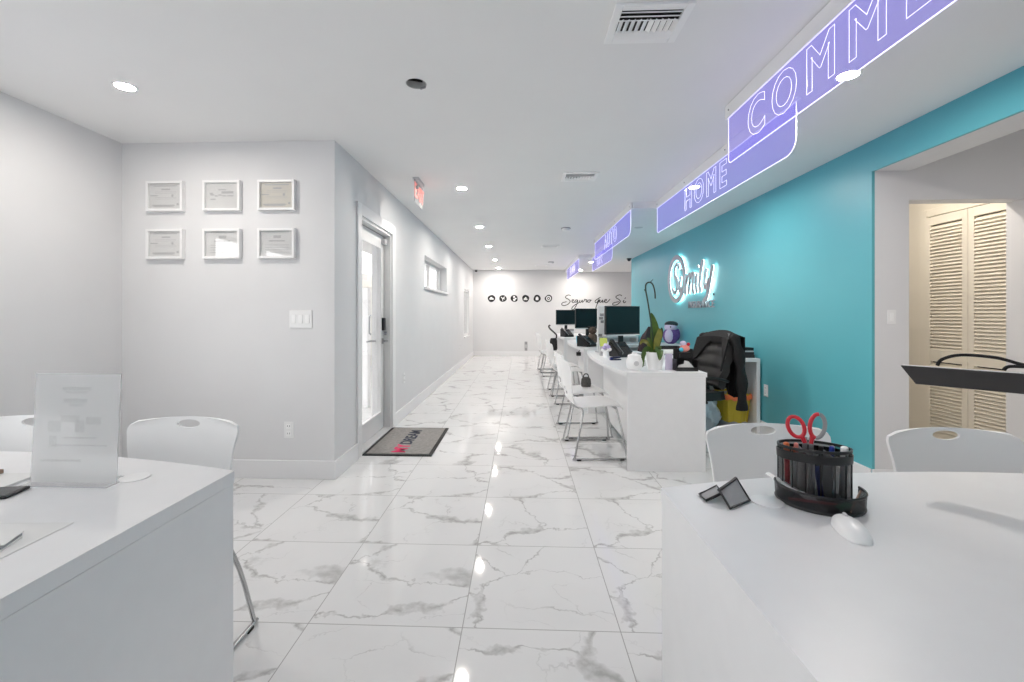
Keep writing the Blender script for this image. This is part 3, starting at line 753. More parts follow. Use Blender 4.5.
for (y, dx, lb) in ((4.585, .0, 'second white visitor chair in the row, behind the nearest one'), (6.19, .02, 'third white visitor chair in the row, nearer one at the second desk'), (6.78, .02, 'fourth white visitor chair in the row, farther one at the second desk'), (8.82, -.02, 'fifth white visitor chair in the row, nearer one at the farthest desk'), (9.36, -.03, 'white visitor chair farthest along the row near the back wall')):
    dup(ca, (.64+dx, y, 0), .06+.03*math.sin(y*7), lb)
cb_ = make_chair('white chair with oval handle slot at the right end of the left desk', False, True, 'white chairs at the foreground desks', .022)
cb_.scale.z = .974
cb_.location = (-1.34, 1.47, 0); cb_.rotation_euler.z = -PI/2
dup(cb_, (-2.0, 1.47, 0), -PI/2, 'white chair at the left edge behind the clear sign holder')
dup(cb_, (.925, 1.45, 0), -PI/2, 'white chair with oval slot behind the black desk organizer')
dup(cb_, (1.55, 1.41, 0), -PI/2-.03, 'white chair with oval slot at the right edge in front of the louvred door')

# ------------------------------------------------------------------ foreground desk things
Z = .7602
# black rotary organizer
t = thing('desk_organizer', 'black mesh desk organizer holding scissors and pens on the right desk', 'desk organizer', (.715, 1.085, Z), -.30); t.scale.z = 1.07
def oval(a, b, n=32): return [(a*math.cos(2*PI*k/n), b*math.sin(2*PI*k/n)) for k in range(n)]
def tubring(prof, a, b, n=36, cy=0): return [[(a*r*math.cos(2*PI*k/n), cy+b*r*math.sin(2*PI*k/n), z) for k in range(n)] for r, z in prof]
A, B = .077, .05
m = MB(); m.ring(tubring([(1, .002), (1, .112)], A, B, cy=.03), False); m.build('cup_wall', 'mesh', t, True)
m = MB(); m.ring(tubring([(1.02, .112), (1.02, .118), (.97, .118), (.97, .112)], A, B, cy=.03), close=True); m.ring(tubring([(1.03, .088), (1.04, .106), (1.0, .107), (1.0, .088)], A, B, cy=.03), close=True); m.build('cup_rim', 'black', t, True)
m = MB()
for k in range(9): a = PI+PI*k/8; m.tube([(A*math.cos(a), .03+B*math.sin(a), .003), (A*math.cos(a), .03+B*math.sin(a), .11)], .0016, 6)
m.build('cup_ribs', 'black', t)
m = MB().box((-.024, -.015, .004), (-.021, .075, .105)).box((.024, -.015, .004), (.027, .075, .105)); m.build('divider', 'mesh2', t)
m = MB().prism([(1.15*A*math.cos(2*PI*k/36), -.005+1.62*B*math.sin(2*PI*k/36)) for k in range(36)], 0, .004); m.build('base_plate', 'black', t)
m = MB(); pts = [(1.14*A*math.cos(a), -.005+1.6*B*math.sin(a)) for a in [PI*.92+PI*1.16*k/24 for k in range(25)]]
m.sheet([[(x, y, .004), (x*1.01, y*1.01, .024), (x*1.02, y*1.02, .036)] for x, y in pts], .003); m.build('front_tray', 'mesh', t, True)
m = MB().tube([(x*1.02, y*1.02, .037) for x, y in pts], .0028, 8).tube([(x*1.0, y*1.0, .004) for x, y in pts], .003, 8); m.build('tray_rim', 'black', t, True)
def inorg(x, y, z):
    a = -.30; x *= .78; return (.715+x*math.cos(a)-y*math.sin(a), 1.085+x*math.sin(a)+y*math.cos(a), Z+z)
# scissors
sc = thing('scissors', 'scissors with red and grey handles standing in the black organizer', 'scissors', inorg(-.012, .04, .013), -.55)
MB().box((-.012, -.0015, 0), (-.001, .0015, .13), .0005).build('blade', 'steel', sc); MB().box((.001, -.0035, 0), (.012, -.0018, .13), .0005).build('blade', 'steel', sc)
def loop(cx, cz, rx, rz, tilt, n=20):
    return [(cx+rx*math.cos(a)*math.cos(tilt)-rz*math.sin(a)*math.sin(tilt), 0, cz+rx*math.cos(a)*math.sin(tilt)+rz*math.sin(a)*math.cos(tilt)) for a in [2*PI*k/n for k in range(n)]]
h1 = MB().tube(loop(-.025, .152, .017, .026, .30), .0048, 8, close=True).tube([(-.006, 0, .115), (-.012, 0, .13)], .0055).build('handle', 'red', sc, True)
pl = loop(.019, .160, .015, .030, -.12)
MB().tube(pl[5:16], .0048, 8).tube([(.006, 0, .115), (.009, 0, .134)], .0055).build('handle', 'red', sc, True)
o_ = MB().tube(pl[15:]+pl[:6], .0047, 8).build('handle', 'grey', sc, True); o_['label'] = 'grey half of handle'
def pen(x, y, h, r, body, cap, label, tilt=(0, 0), name='pen'):
    p = thing(name, label, name.replace('_', ' '), inorg(x, y, .006), -.55, 'pens in the black organizer')
    tx, ty = tilt; f = lambda q: (tx*q, ty*q, q*h)
    MB().tube([f(0), f(.05), f(.8)], [r*.3, r, r], 10).build('barrel', body, p, True)
    MB().tube([f(.8), f(.98), f(1)], [r*1.05, r*1.05, r*.6], 10).build('cap', cap, p, True)
pen(-.07, .03, .122, .0065, 'red', 'orange', 'orange capped marker at the left of the black organizer', (-.004, 0), 'marker')
pen(-.055, .012, .116, .005, 'lgrey', 'orange', 'slim pen with orange top left of the scissors', (-.005, -.002))
pen(-.045, .05, .118, .005, 'white', 'pink', 'white pen just left of the scissors in the organizer', (.003, .0))
pen(.022, .05, .115, .005, 'black', 'black', 'black pen right of the scissors in the organizer', (.004, 0))
pen(.045, .035, .12, .0055, 'blue', 'blue', 'blue pen in the middle right of the black organizer', (.004, .002))
pen(.052, .055, .117, .005, 'navy', 'grey', 'navy pen with grey cap in the organizer behind the blue pen', (.006, 0))
pen(.075, .028, .124, .0078, 'lgrey', 'white', 'white capped correction pen at the right of the organizer', (.004, 0), 'correction_pen')
pen(.012, .008, .098, .006, 'blue', 'navy', 'blue highlighter leaning low at the front inside the organizer', (-.012, -.004), 'highlighter')
pen(-.012, .01, .1, .006, 'lgrey', 'grey', 'pale grey marker low at the front inside the organizer', (0, -.004), 'marker')
q = MB(); R = Matrix.Rotation(.336, 3, 'Y'); q.box((-.056, -.009, -.002), (.03, .009, .002), .0015, R, (0, 0, 0))
q.ell((.038, 0, -.013), (.022, .014, .006), 14, R)
tag(q.build('letter_opener', 'white', None, True, (.660, 1.102, .788), -.888), 'white plastic letter opener resting across the organizer tray', 'letter opener')
q = MB().tube([(-.05, 0, .0), (.045, 0, .0)], .0035, 8); tag(q.build('pen', 'red', None, True, inorg(-.028, -.045, .014), -.35), 'red pen lying in the front tray of the organizer', 'pen')
q = MB().box((-.022, -.009, -.006), (.022, .009, .006), .003); tag(q.build('eraser', 'green', None, False, inorg(.045, -.052, .012), .5), 'green eraser in the front tray of the organizer', 'eraser')
q = MB().tube([(-.04, 0, 0), (.06, 0, .022)], .0022, 6); tag(q.build('pencil', 'brown', None, False, inorg(.075, -.042, .012), .75), 'thin pencil sticking out of the right end of the organizer tray', 'pencil')
q = MB().box((-.02, -.012, -.004), (.02, .012, .004), .002); tag(q.build('sharpener', 'dark', None, False, inorg(.012, -.06, .010), .1), 'dark sharpener in the middle of the organizer tray', 'sharpener')
# black mesh card holder
t = thing('card_holder', 'folded black mesh card holder lying on the right desk', 'card holder', (.5, 1.08, Z), 0)
def panel(poly, nm_):
    m = MB(); c = [Vector(p) for p in poly]
    m.sheet([[c[0], c[1]], [c[3], c[2]]], .0015); m.build(nm_+'_mesh', 'mesh2', t)
    MB().tube(c, .0034, 8, close=True).build(nm_+'_rim', 'black', t, True)
def cp(*p): return [(x-.5, y-1.08, z-Z) for x, y, z in p]
panel(cp((.482, 1.03, .764), (.549, 1.075, .764), (.535, 1.11, .803), (.474, 1.066, .790)), 'front')
panel(cp((.474, 1.069, .790), (.535, 1.113, .803), (.560, 1.150, .764), (.498, 1.135, .764)), 'back')
panel(cp((.444, 1.106, .764), (.444, 1.069, .764), (.484, 1.074, .781), (.491, 1.118, .781)), 'side')
# mouse
t = thing('computer_mouse', 'white wireless mouse on the right desk in front of the organizer', 'mouse', (.682, .934, Z), -.25)
m = MB(); R = []
for k in range(17):
    a_ = -PI/2+PI*(k+.35)/16.7; y = .054*math.sin(a_); w = .0305*max(.05, math.cos(a_))**.62; w *= .9; h = .025*max(.04, math.cos(a_-.12))**.7
    R.append([(w*math.cos(a)*(1 if 0 < j < 12 else 1), y, h*math.sin(a)**.8 if 0 < j < 12 else 0) for j, a in enumerate([PI*j/12 for j in range(13)])])
m.ring(R); m.build('shell', 'plas', t, True)
MB().box((-.003, .018, .020), (.003, .034, .0275), .002).build('scroll_wheel', 'lgrey', t)
# dark bar shelf at the right edge
t = thing('raised_shelf', 'dark fronted raised shelf bar crossing the right edge above the desk', 'shelf', (1.085, 1.28, 1.04), -.90)
MB().prism([(-.012, .024), (.7, .024), (.7, -.024), (.02, -.024)], 0, .016, lambda a, b, c: (a, c, b)).build('front_panel', 'dark', t)
MB().prism([(-.012, .025), (.7, .025), (.7, -.022), (.02, -.022)], .016, .03, lambda a, b, c: (a, c, b)).build('top_casing', 'white', t)
MB().tube([(.6, .022, -.023), (.6, .022, 1.04*-1+Z)], .014, 12).build('support_post', 'white', t)
def sh(x, y, z): a = -.90; return (1.085+x*math.cos(a)-y*math.sin(a), 1.28+x*math.sin(a)+y*math.cos(a), 1.04+z)
t = thing('power_cable', 'black power cable with plug lying on the raised shelf at right', 'cable', sh(.105, .018, .0255), -.90)
MB().tube(smoothp([(-.045, .0, .004), (-.035, .0, .022), (.0, .004, .036), (.06, .004, .034), (.10, .002, .022), (.12, 0, .018)], 5), .004, 8).build('cord', 'rubber', t, True)
MB().box((.115, -.014, .0), (.20, .012, .028), .006).build('plug', 'black', t)
MB().tube(smoothp([(.075, .0, .004), (.085, 0, .014), (.12, 0, .016)], 4), .004, 8).build('plug_lead', 'rubber', t, True)

# left desk
t = thing('sign_holder', 'clear acrylic sign holder with faded sheet standing on the left desk', 'sign holder', (-1.186, 1.125, Z), 0)
MB().box((-.118, -.002, .002), (.118, .002, .29), 0, Matrix.Rotation(-.05, 3, 'X'), (0, 0, 0)).build('front_sheet', 'acryl', t)
MB().box((-.118, -.03, 0), (.118, .05, .0025)).build('foot', 'acryl', t)
ins = MB().box((-.112, .0028, .004), (.112, .0036, .284), 0, Matrix.Rotation(-.05, 3, 'X'), (0, 0, 0)).build('faded_leaflet', 'acrylf', t)
m = MB()
for (a, b, z, th) in ((-.04, .04, .25, .009), (-.03, .03, .24, .005), (-.035, .03, .218, .012), (-.02, .02, .206, .006), (-.075, -.04, .15, .03), (-.04, .01, .17, .018), (.0, .025, .15, .03), (.03, .07, .165, .02), (-.07, -.05, .11, .03), (-.03, .06, .12, .004), (-.06, .09, .10, .004), (-.09, .02, .06, .006)):
    m.box((a, -.0042, z-th/2), (b, -.0032, z+th/2), 0, Matrix.Rotation(-.05, 3, 'X'), (0, 0, 0))
m.build('faded_print', 'print', t)
q = MB().box((-.07, -.035, 0), (.07, .035, .008), .004); t = tag(q.build('mobile_phone', 'black', None, False, (-1.322, 1.04, Z), .2), 'black mobile phone lying at the left edge of the left desk', 'phone')
MB().box((-.064, -.031, .008), (.064, .031, .0086)).build('phone_screen', 'screen', t)
def sheetp(nm_, w, h, th, loc, rz, lb, mt='paper', grp='papers on the left desk'):
    return tag(MB().box((-w/2, -h/2, 0), (w/2, h/2, th)).build(nm_, mt, None, False, loc, rz), lb, nm_.replace('_', ' '), grp)
sheetp('paper_sheet', .28, .21, .0008, (-1.095, .80, Z), .05, 'white paper sheet lying near the edge of the left desk')
sheetp('business_card', .1, .06, .0012, (-1.035, .80, Z+.001), .35, 'small card at the bottom of the little stack on the paper sheet')
sheetp('business_card', .1, .06, .0012, (-1.045, .812, Z+.0065), .42, 'small white card topmost of the little stack on the paper sheet')
sheetp('business_card', .1, .06, .004, (-1.042, .806, Z+.0023), .40, 'grey card painted as the shadow in the middle of the little stack on the paper sheet', 'grey')  # grey slab between white cards stands in for their shadow
sheetp('notepad', .16, .11, .006, (-1.41, 1.12, Z), .1, 'white notepad beside the clear sign holder foot', 'paper', None)
t = thing('picture_stand', 'brown wooden picture stand cut off by the left picture edge', 'stand', (-1.487, 1.16, Z+.0062), .1)
MB().box((-.05, -.008, 0), (.05, .008, .012), .002).build('foot', 'brown', t); MB().box((-.012, -.006, .012), (.012, .006, .068), .002).build('upright', 'brown', t)

# ------------------------------------------------------------------ nearest row desk things
t = thing('orchid_plant', 'potted orchid with one bent bare stem in a white pot on the nearest row desk', 'plant', (1.09, 3.60, Z))
MB().ring([[Vector((r*math.cos(2*PI*k/28), r*math.sin(2*PI*k/28), z)) for k in range(28)] for r, z in ((.0, 0), (.052, 0), (.075, .145), (.070, .145), (.05, .01), (.0, .012))], False).build('pot', 'white', t, True)
MB().lathe([(0, .12), (.066, .125), (0, .13)], n=20).build('potting_bark', 'brown', t)
def leafm(pts, w, nm_, mt):
    q = smoothp(pts, 5); rows = []
    for i, p in enumerate(q):
        f = i/(len(q)-1); tn = (q[min(i+1, len(q)-1)]-q[max(i-1, 0)]).normalized(); sd = tn.cross(Vector((.25, -1, .15))).normalized(); ww = w*max(.06, math.sin(PI*min(1, .12+.88*f))**.7)
        dn = sd.cross(tn)
        rows.append([p+sd*ww*g-dn*.25*ww*(1-abs(g)) for g in (-1, -.6, 0, .6, 1)])
    MB().sheet(rows, .003).build(nm_, mt, t, True)
leafm([(0, 0, .13), (.005, .01, .25), (.0, .02, .36), (-.025, .02, .46)], .04, 'leaf', 'leaf')
leafm([(0.005, 0, .13), (.012, -.01, .22), (.03, -.015, .29), (.03, -.015, .335)], .03, 'leaf', 'leaf2')
leafm([(0, 0, .13), (.012, -.05, .175), (.012, -.085, .15), (.008, -.098, .085)], .035, 'leaf', 'leaf')
leafm([(-.01, 0, .13), (-.06, -.01, .17), (-.095, -.01, .12), (-.10, -.01, .02)], .022, 'leaf', 'leaf')
leafm([(-.01, .01, .13), (-.05, .02, .21), (-.09, .03, .23), (-.11, .03, .20)], .016, 'leaf', 'leaf2')
leafm([(.0, .01, .13), (-.02, .0, .19), (-.055, -.02, .245), (-.07, -.02, .25)], .014, 'leaf', 'leaf')
leafm([(.01, .01, .13), (.04, .03, .22), (.06, .03, .30), (.06, .02, .34)], .02, 'leaf', 'stem')
MB().tube(smoothp([(-.005, .005, .13), (-.025, .01, .35), (-.05, .02, .54), (-.068, .02, .64), (-.066, .02, .69), (-.04, .02, .708), (-.012, .02, .69), (.005, .02, .63), (.008, .02, .575)], 5), .006, 8).tube([(-.035, .02, .705), (-.01, .02, .73)], .003, 6).tube([(-.068, .02, .63), (-.08, .02, .65)], .004, 6).build('flower_stem', 'stem', t, True)
t = thing('candy_jar', 'white lidded ceramic jar left of the orchid pot', 'jar', (.925, 3.60, Z))
MB().ring([[Vector((r*math.cos(2*PI*k/24), r*math.sin(2*PI*k/24), z)) for k in range(24)] for r, z in ((0, 0), (.045, 0), (.062, .02), (.066, .06), (.056, .095), (.05, .1), (0, .1))], False).build('body', 'white', t, True)
MB().lathe([(0, .1), (.055, .102), (.05, .118), (.02, .128), (.018, .14), (0, .145)], n=24).build('lid', 'white', t, True)
MB().tube([(.06, 0, .08), (.085, 0, .075), (.085, 0, .035), (.06, 0, .03)], .006).build('handle', 'lgrey', t, True)
MB().lathe([(.02, -.066), (.02, -.06)], (0, 0, .055), 12, 'y').build('front_badge', 'lgrey', t)
sheetp('card_stand', .055, .012, .13, (1.20, 3.60, Z), 0, 'narrow white card stand right of the orchid pot', 'palep', None)
t = thing('memo_box', 'black desk caddy with white cards at the right end of the nearest row desk', 'desk caddy', (1.315, 3.56, Z))
m = MB().box((-.085, -.05, 0), (.085, .05, .012), .003).box((-.085, -.05, .012), (-.078, .05, .09), .001).box((.078, -.05, .012), (.085, .05, .09), .001).box((-.078, .043, .012), (.078, .05, .17), .001).box((-.078, -.05, .012), (.078, -.044, .03), .001)
m.build('tray', 'black', t)
MB().box((-.045, .0, .10), (.05, .04, .145), .004).build('rear_cup', 'black', t)
t2 = tag(MB().prism([(-.07, .013), (.07, .013), (.055, .035), (.02, .075), (-.01, .082), (-.015, .055), (-.055, .045)], -.03, -.018, lambda a, b, c: (a, c, b)).build('card_stack', 'paper', None, False, (1.312, 3.56, Z)), 'white crumpled cards inside the black desk caddy', 'cards')
t = thing('figurine', 'small pink and white figurine on top of the black desk caddy', 'figurine', (1.32, 3.585, Z+.145))
MB().ell((0, 0, .03), (.042, .02, .03), 16).build('body', 'pink', t, True); MB().ell((-.012, 0, .07), (.026, .018, .02), 14).build('head', 'palep', t, True)
MB().ell((.028, -.006, .062), (.014, .012, .014), 10).build('bow', 'red', t, True); MB().ell((-.03, -.012, .02), (.018, .012, .018), 10).build('skirt', 'cyan', t, True)
# desk phones
def phone(loc, rz, label, mt='black'):
    t = thing('desk_phone', label, 'telephone', loc, rz, 'black desk phones'); t.scale = (1.05, 1.05, 1.15)
    m = MB().prism([(-.09, 0), (.09, 0), (.09, .03), (-.07, .13), (-.09, .13)], -.09, .09, lambda a, b, c: (c, -a, b)); m.build('base', mt, t)
    n = Vector((0, -.53, .848))
    def up(x, f, h=.001): return (x, -.09+.16*f, .03+.1*f+h)
    Rm = Matrix.Rotation(math.radians(32), 3, 'X')
    c = Vector(up(.03, .75)); MB().box(c-Vector((.05, .028, .0)), c+Vector((.05, .028, .004)), .001, Rm).build('display', 'screen', t)
    m = MB()
    for i in range(3):
        for j in range(4):
            c = Vector(up(.0+.03*i, .1+.125*j)); m.box(c-Vector((.009, .006, 0)), c+Vector((.009, .006, .004)), .001, Rm)
    m.build('keypad', 'dark', t)
    hs = MB(); c = Vector(up(-.062, .5, .012)); hs.box(c-Vector((.02, .105, .008)), c+Vector((.02, .105, .012)), .007, Rm); hs.build('handset', mt, t, True)
    c = Vector(up(-.041, .5, .006)); MB().box(c-Vector((.0015, .1, .01)), c+Vector((.0015, .1, .014)), 0, Rm).build('chrome_strip', 'lgrey', t)
    return t
p0 = phone((1.07, 4.70, Z), .35, 'black desk phone on the nearest row desk under the monitor')
dup(p0, (.925, 6.15, Z), .75, 'black desk phone on the second row desk')
dup(p0, (.93, 8.75, Z), .5, 'black desk phone on the farthest row desk')
# small stuff on the nearest desk
t = thing('stapler', 'small navy stapler on the nearest row desk in front of the phone', 'stapler', (.93, 4.33, Z), .2)
MB().box((-.055, -.016, 0), (.055, .016, .012), .003).build('base', 'navy', t); MB().box((-.055, -.013, .016), (.05, .013, .034), .006, Matrix.Rotation(-.08, 3, 'Y')).build('arm', 'navy', t, True); MB().box((-.055, -.013, .01), (-.03, .013, .02), .002).build('hinge', 'blue', t)
t = thing('flower_ornament', 'small white and lilac flower ornament on the nearest row desk by the phone', 'ornament', (.895, 4.62, Z))
MB().lathe([(0, 0), (.035, 0), (.03, .05), (.04, .07), (0, .07)], n=18).build('cup', 'white', t, True)
for (a, b, c, mt) in ((-.02, -.01, .1, 'lilac'), (.02, -.012, .11, 'lilac'), (0, .015, .125, 'palep'), (-.03, .0, .075, 'white'), (.035, .0, .08, 'white')): MB().ell((a, b, c), (.024, .022, .02), 10).build('blossom', mt, t, True)
t = thing('sticky_note_holder', 'yellow green sticky notes in a holder beside the desk phone', 'notes', (.90, 4.80, Z))
MB().box((-.04, -.02, 0), (.04, .02, .1), .003).build('holder', 'lgrey', t); MB().box((-.038, -.024, .10), (.038, .0, .19), .001, Matrix.Rotation(-.2, 3, 'X')).build('note_pad', 'lime', t)
t = thing('sign_stand', 'tall narrow white display stand left of the nearest monitor', 'display stand', (.955, 5.22, Z), .3)
MB().box((-.055, -.05, 0), (.055, .05, .012), .002).build('base', 'lgrey', t); MB().box((-.05, -.006, .012), (.05, .006, .545), .001).build('board', 'white', t)
for z, a, b in ((.44, -.02, .03), (.40, -.03, .02), (.36, -.01, .03), (.2, -.04, .01), (.16, -.03, .02)): MB().box((a, -.0075, z-.016), (b, -.006, z+.016)).build('printed_mark', 'grey', t)
# monitors
def monitor(loc, rz, label):
    t = thing('monitor', label, 'monitor', loc, rz, 'black desk monitors')
    MB().box((-.24, -.012, .22), (.24, .02, .54), .004).build('casing', 'black', t)
    MB().box((-.232, -.0135, .238), (.232, -.012, .532)).build('display', 'screen', t)
    MB().box((-.24, -.014, .205), (.24, .018, .219), .002).build('lower_bezel', 'lgrey', t)
    MB().box((-.03, .021, .012), (.03, .045, .36), .004).build('neck', 'black', t)
    MB().box((-.11, -.07, 0), (.11, .09, .011), .004).build('foot', 'black', t)
    return t
m0 = monitor((1.165, 5.05, Z), .46, 'black monitor nearest, on the near end of the row behind the desk phone')
dup(m0, (1.13, 7.32, Z), .35, 'dark monitor second in the row beside the tall white display stand')
dup(m0, (1.02, 9.72, Z), .25, 'black monitor farthest in the row under the wall lettering')
def keyboard(loc, rz, label):
    t = thing('keyboard', label, 'keyboard', loc, rz, 'white keyboards')
    MB().box((-.2, -.065, 0), (.2, .065, .014), .004).build('tray', 'lgrey', t)
    m = MB()
    for i in range(13):
        for j in range(5): m.box((-.188+i*.029, -.055+j*.023, .014), (-.164+i*.029, -.037+j*.023, .019))
    m.build('keys', 'grey', t)
    return t
k0 = keyboard((1.33, 4.84, Z), .25, 'grey keyboard on the nearest row desk below the monitor')
t = thing('desk_tray', 'dark desk tray of papers behind the keyboard under the nearest monitor', 'desk tray', (1.66, 4.98, Z), .0)
MB().box((-.13, -.09, 0), (.13, .09, .01), .002).box((-.13, .08, .01), (.13, .09, .09), .002).box((-.13, -.09, .01), (-.12, .08, .09), .002).box((.12, -.09, .01), (.13, .08, .09), .002).build('tray', 'black', t)
MB().box((-.115, -.085, .011), (.115, .075, .05)).build('papers', 'paper', t)
sheetp('paper_stack', .22, .28, .03, (2.0, 4.75, Z), .1, 'low stack of white papers on the near side worktop', 'paper', None)
# nearest agent chair with jacket
t = thing('office_chair', 'black office chair with ribbed back behind the nearest row desk', 'office chair', (1.555, 4.12, 0), -2.95)
# local: chair faces +x
def pad(rows, th, nm_, mt): return MB().sheet(rows, th).build(nm_, mt, t, True)
sr = [[(x, w*f, .47+.02*f*f-(.04 if x > .22 else 0)) for f in (-1, -.7, -.3, 0, .3, .7, 1)] for x, w in ((-.22, .20), (-.15, .24), (0, .25), (.15, .245), (.22, .22), (.25, .17))]
pad(sr, .075, 'seat', 'leather')
br = [[(-.20-.16*g-.02*math.sin(8*PI*g)*.4+.045*f*f, (.235-.045*g*g)*f, .56+.46*g) for f in (-1, -.7, -.3, 0, .3, .7, 1)] for g in [k/24 for k in range(25)]]
pad(br, .06, 'backrest', 'leather')
for s in (-1, 1):
    MB().tube(smoothp([(-.22, s*.25, .62), (-.05, s*.285, .66), (.12, s*.285, .65), (.17, s*.275, .60), (.13, s*.25, .47), (-.05, s*.2, .43)], 4), .012, 8, 1).build('armrest', 'black', t, True)
MB().lathe([(.03, .06), (.03, .44)], n=14).build('gas_column', 'chrome', t, True)
m = MB()
for k in range(5): a = 2*PI*k/5; m.tube([(0, 0, .09), (.3*math.cos(a), .3*math.sin(a), .06)], [.025, .014], 8)
m.build('star_base', 'chrome', t, True)
for k in range(5): a = 2*PI*k/5; MB().lathe([(.028, -.02), (.028, .02)], (.3*math.cos(a), .3*math.sin(a), .028), 12, 'y').build('caster', 'black', t, True)
# jacket over the chair back
aC = -2.95
def ch(x, y, z): return (1.555+x*math.cos(aC)-y*math.sin(aC), 4.12+x*math.sin(aC)+y*math.cos(aC), z)
j = tag(bpy.data.objects.new('jacket', None), 'black jacket draped over the back of the nearest office chair', 'jacket'); C.objects.link(j); j.location = (1.555, 4.12, .35); j.rotation_euler.z = aC
def jl(p): return (p[0], p[1], p[2]-.35)
rows = []
for k in range(17):
    f = -1+2*k/16; wob = .010*math.sin(k*2.1)
    y = .225*f; top = 1.055-.035*f*f; e = .05*f*f; near = max(0, f)
    zf = .95-.24*max(0, abs(f)-.4)/.6; xf = -.20-.16*(zf-.56)/.46+.052+.045*f*f
    rows.append([jl(p) for p in ((xf+wob*.3, y*1.09, zf), (-.345+.06+e, y*1.04, 1.0-.02*f*f), (-.355+e*.8, y*.97, top), (-.425+e*.6, y, 1.0), (-.415+e*.5+wob, y*1.06, .86), (-.39+wob+e*.4, y*1.13, .66-.04*near), (-.37+wob*1.6+e*.4, y*1.16, .50+.02*math.sin(k)-.07*near))])
MB().sheet(rows, .014).build('body', 'cloth', j, True)
for s in (1, -1):
    pts = smoothp([jl(p) for p in ((-.30, s*.20, 1.01), (-.31, s*.245, .92), (-.325, s*.265, .75), (-.34, s*.265, .55), (-.345, s*.26, .37))], 4)
    MB().tube(pts, [.048+.010*math.sin(i*1.3) for i in range(len(pts))], 10, .75).build('sleeve', 'cloth', j, True)
# second office chair further back
t = thing('office_chair', 'charcoal fabric office chair seen behind the orchid at the second desk', 'office chair', (1.50, 6.05, 0), 2.6)
sr = [[(x, w*f, .46) for f in (-1, -.5, 0, .5, 1)] for x, w in ((-.22, .2), (-.1, .24), (.1, .24), (.24, .18))]
pad(sr, .07, 'seat', 'burg')
br = [[(-.2-.1*g+.05*f*f, (.24*math.sqrt(max(.05, 1-(max(0, g-.55)/.46)**2)))*f, .52+.5*g) for f in (-1, -.6, 0, .6, 1)] for g in [k/14 for k in range(15)]]
pad(br, .06, 'backrest', 'burg')
MB().lathe([(.028, .06), (.028, .43)], n=12).build('gas_column', 'black', t, True)
m = MB()
for k in range(5): a = 2*PI*k/5; m.tube([(0, 0, .09), (.28*math.cos(a), .28*math.sin(a), .06)], [.025, .014], 8)
m.build('star_base', 'black', t, True)
for k in range(5): a = 2*PI*k/5; MB().lathe([(.028, -.02), (.028, .02)], (.28*math.cos(a), .28*math.sin(a), .028), 12, 'y').build('caster', 'black', t, True)
# bin, bag, books
t = thing('waste_bin', 'yellow lined waste bin with orange rim under the near side worktop', 'waste bin', (2.235, 4.74, 0))
MB().ring([[Vector((r*math.cos(2*PI*k/28), r*math.sin(2*PI*k/28), z)) for k in range(28)] for r, z in ((.0, .004), (.125, 0), (.165, .37), (.16, .37), (.12, .01), (0, .012))], False).build('bin_body', 'grey', t, True)
MB().ring([[Vector(((r+.006*math.sin(9*k))*math.cos(2*PI*k/40), (r+.006*math.sin(9*k))*math.sin(2*PI*k/40), z+.008*math.sin(5*k))) for k in range(40)] for r, z in ((.15, .10), (.165, .25), (.178, .37), (.182, .385), (.168, .39), (.15, .3))], False).build('liner_bag', 'yellow', t, True)
MB().ring([[Vector(((r+.006*math.sin(7*k))*math.cos(2*PI*k/40), (r+.006*math.sin(7*k))*math.sin(2*PI*k/40), z+.01*math.sin(4*k))) for k in range(40)] for r, z in ((.185, .33), (.192, .36), (.186, .385), (.178, .36))], close=True).build('rim_band', 'orange', t, True)
m = MB(); Rr = []
for k in range(11):
    f = k/10; r = .15*math.sin(PI*(.18+.72*f))**.6
    Rr.append([((r*(1+.13*math.sin(5*a+k)+.08*math.sin(9*a-2*k)))*math.cos(a), (r*(1+.13*math.sin(5*a+k)+.08*math.cos(7*a+k)))*math.sin(a), .36*f+.003) for a in [2*PI*j/30 for j in range(30)]])
m.ring(Rr); tag(m.build('plastic_bag', 'bag', None, True, (1.93, 4.72, 0)), 'pale crumpled plastic bag on the floor left of the yellow bin', 'bag')
bk = [('dark', .24, .17, .03), ('inkd', .23, .165, .028), ('lgrey', .22, .16, .014), ('black', .22, .16, .03)]
z = Z; nm_b = ('bottom dark', 'second dark', 'thin pale', 'topmost black')
for i, (mt, w, h, th) in enumerate(bk):
    t = thing('book', '%s book in the stack on the near side worktop' % nm_b[i], 'book', (2.285, 4.69, z), .06*(i-1), 'books stacked on the near side worktop')
    MB().box((-w/2, -h/2, 0), (w/2, h/2, .002)).box((-w/2, -h/2, th-.002), (w/2, h/2, th)).box((-w/2, -h/2, .002), (w/2, -h/2+.003, th-.002)).build('cover', mt, t)
    MB().box((-w/2+.003, -h/2+.0031, .002), (w/2-.003, h/2-.004, th-.002)).build('pages', 'paper', t)
    z += th+.0004
t = thing('figurine', 'small pink figurine beside the stacked books on the near side worktop', 'figurine', (2.215, 4.562, Z))
MB().ell((0, 0, .04), (.03, .018, .04), 14).build('body', 'pink', t, True); MB().ell((0, 0, .1), (.022, .018, .022), 12).build('head', 'pink', t, True); MB().ell((.03, 0, .055), (.012, .01, .03), 10).build('arm', 'palep', t, True); MB().ell((-.03, 0, .055), (.012, .01, .03), 10).build('arm', 'palep', t, True)
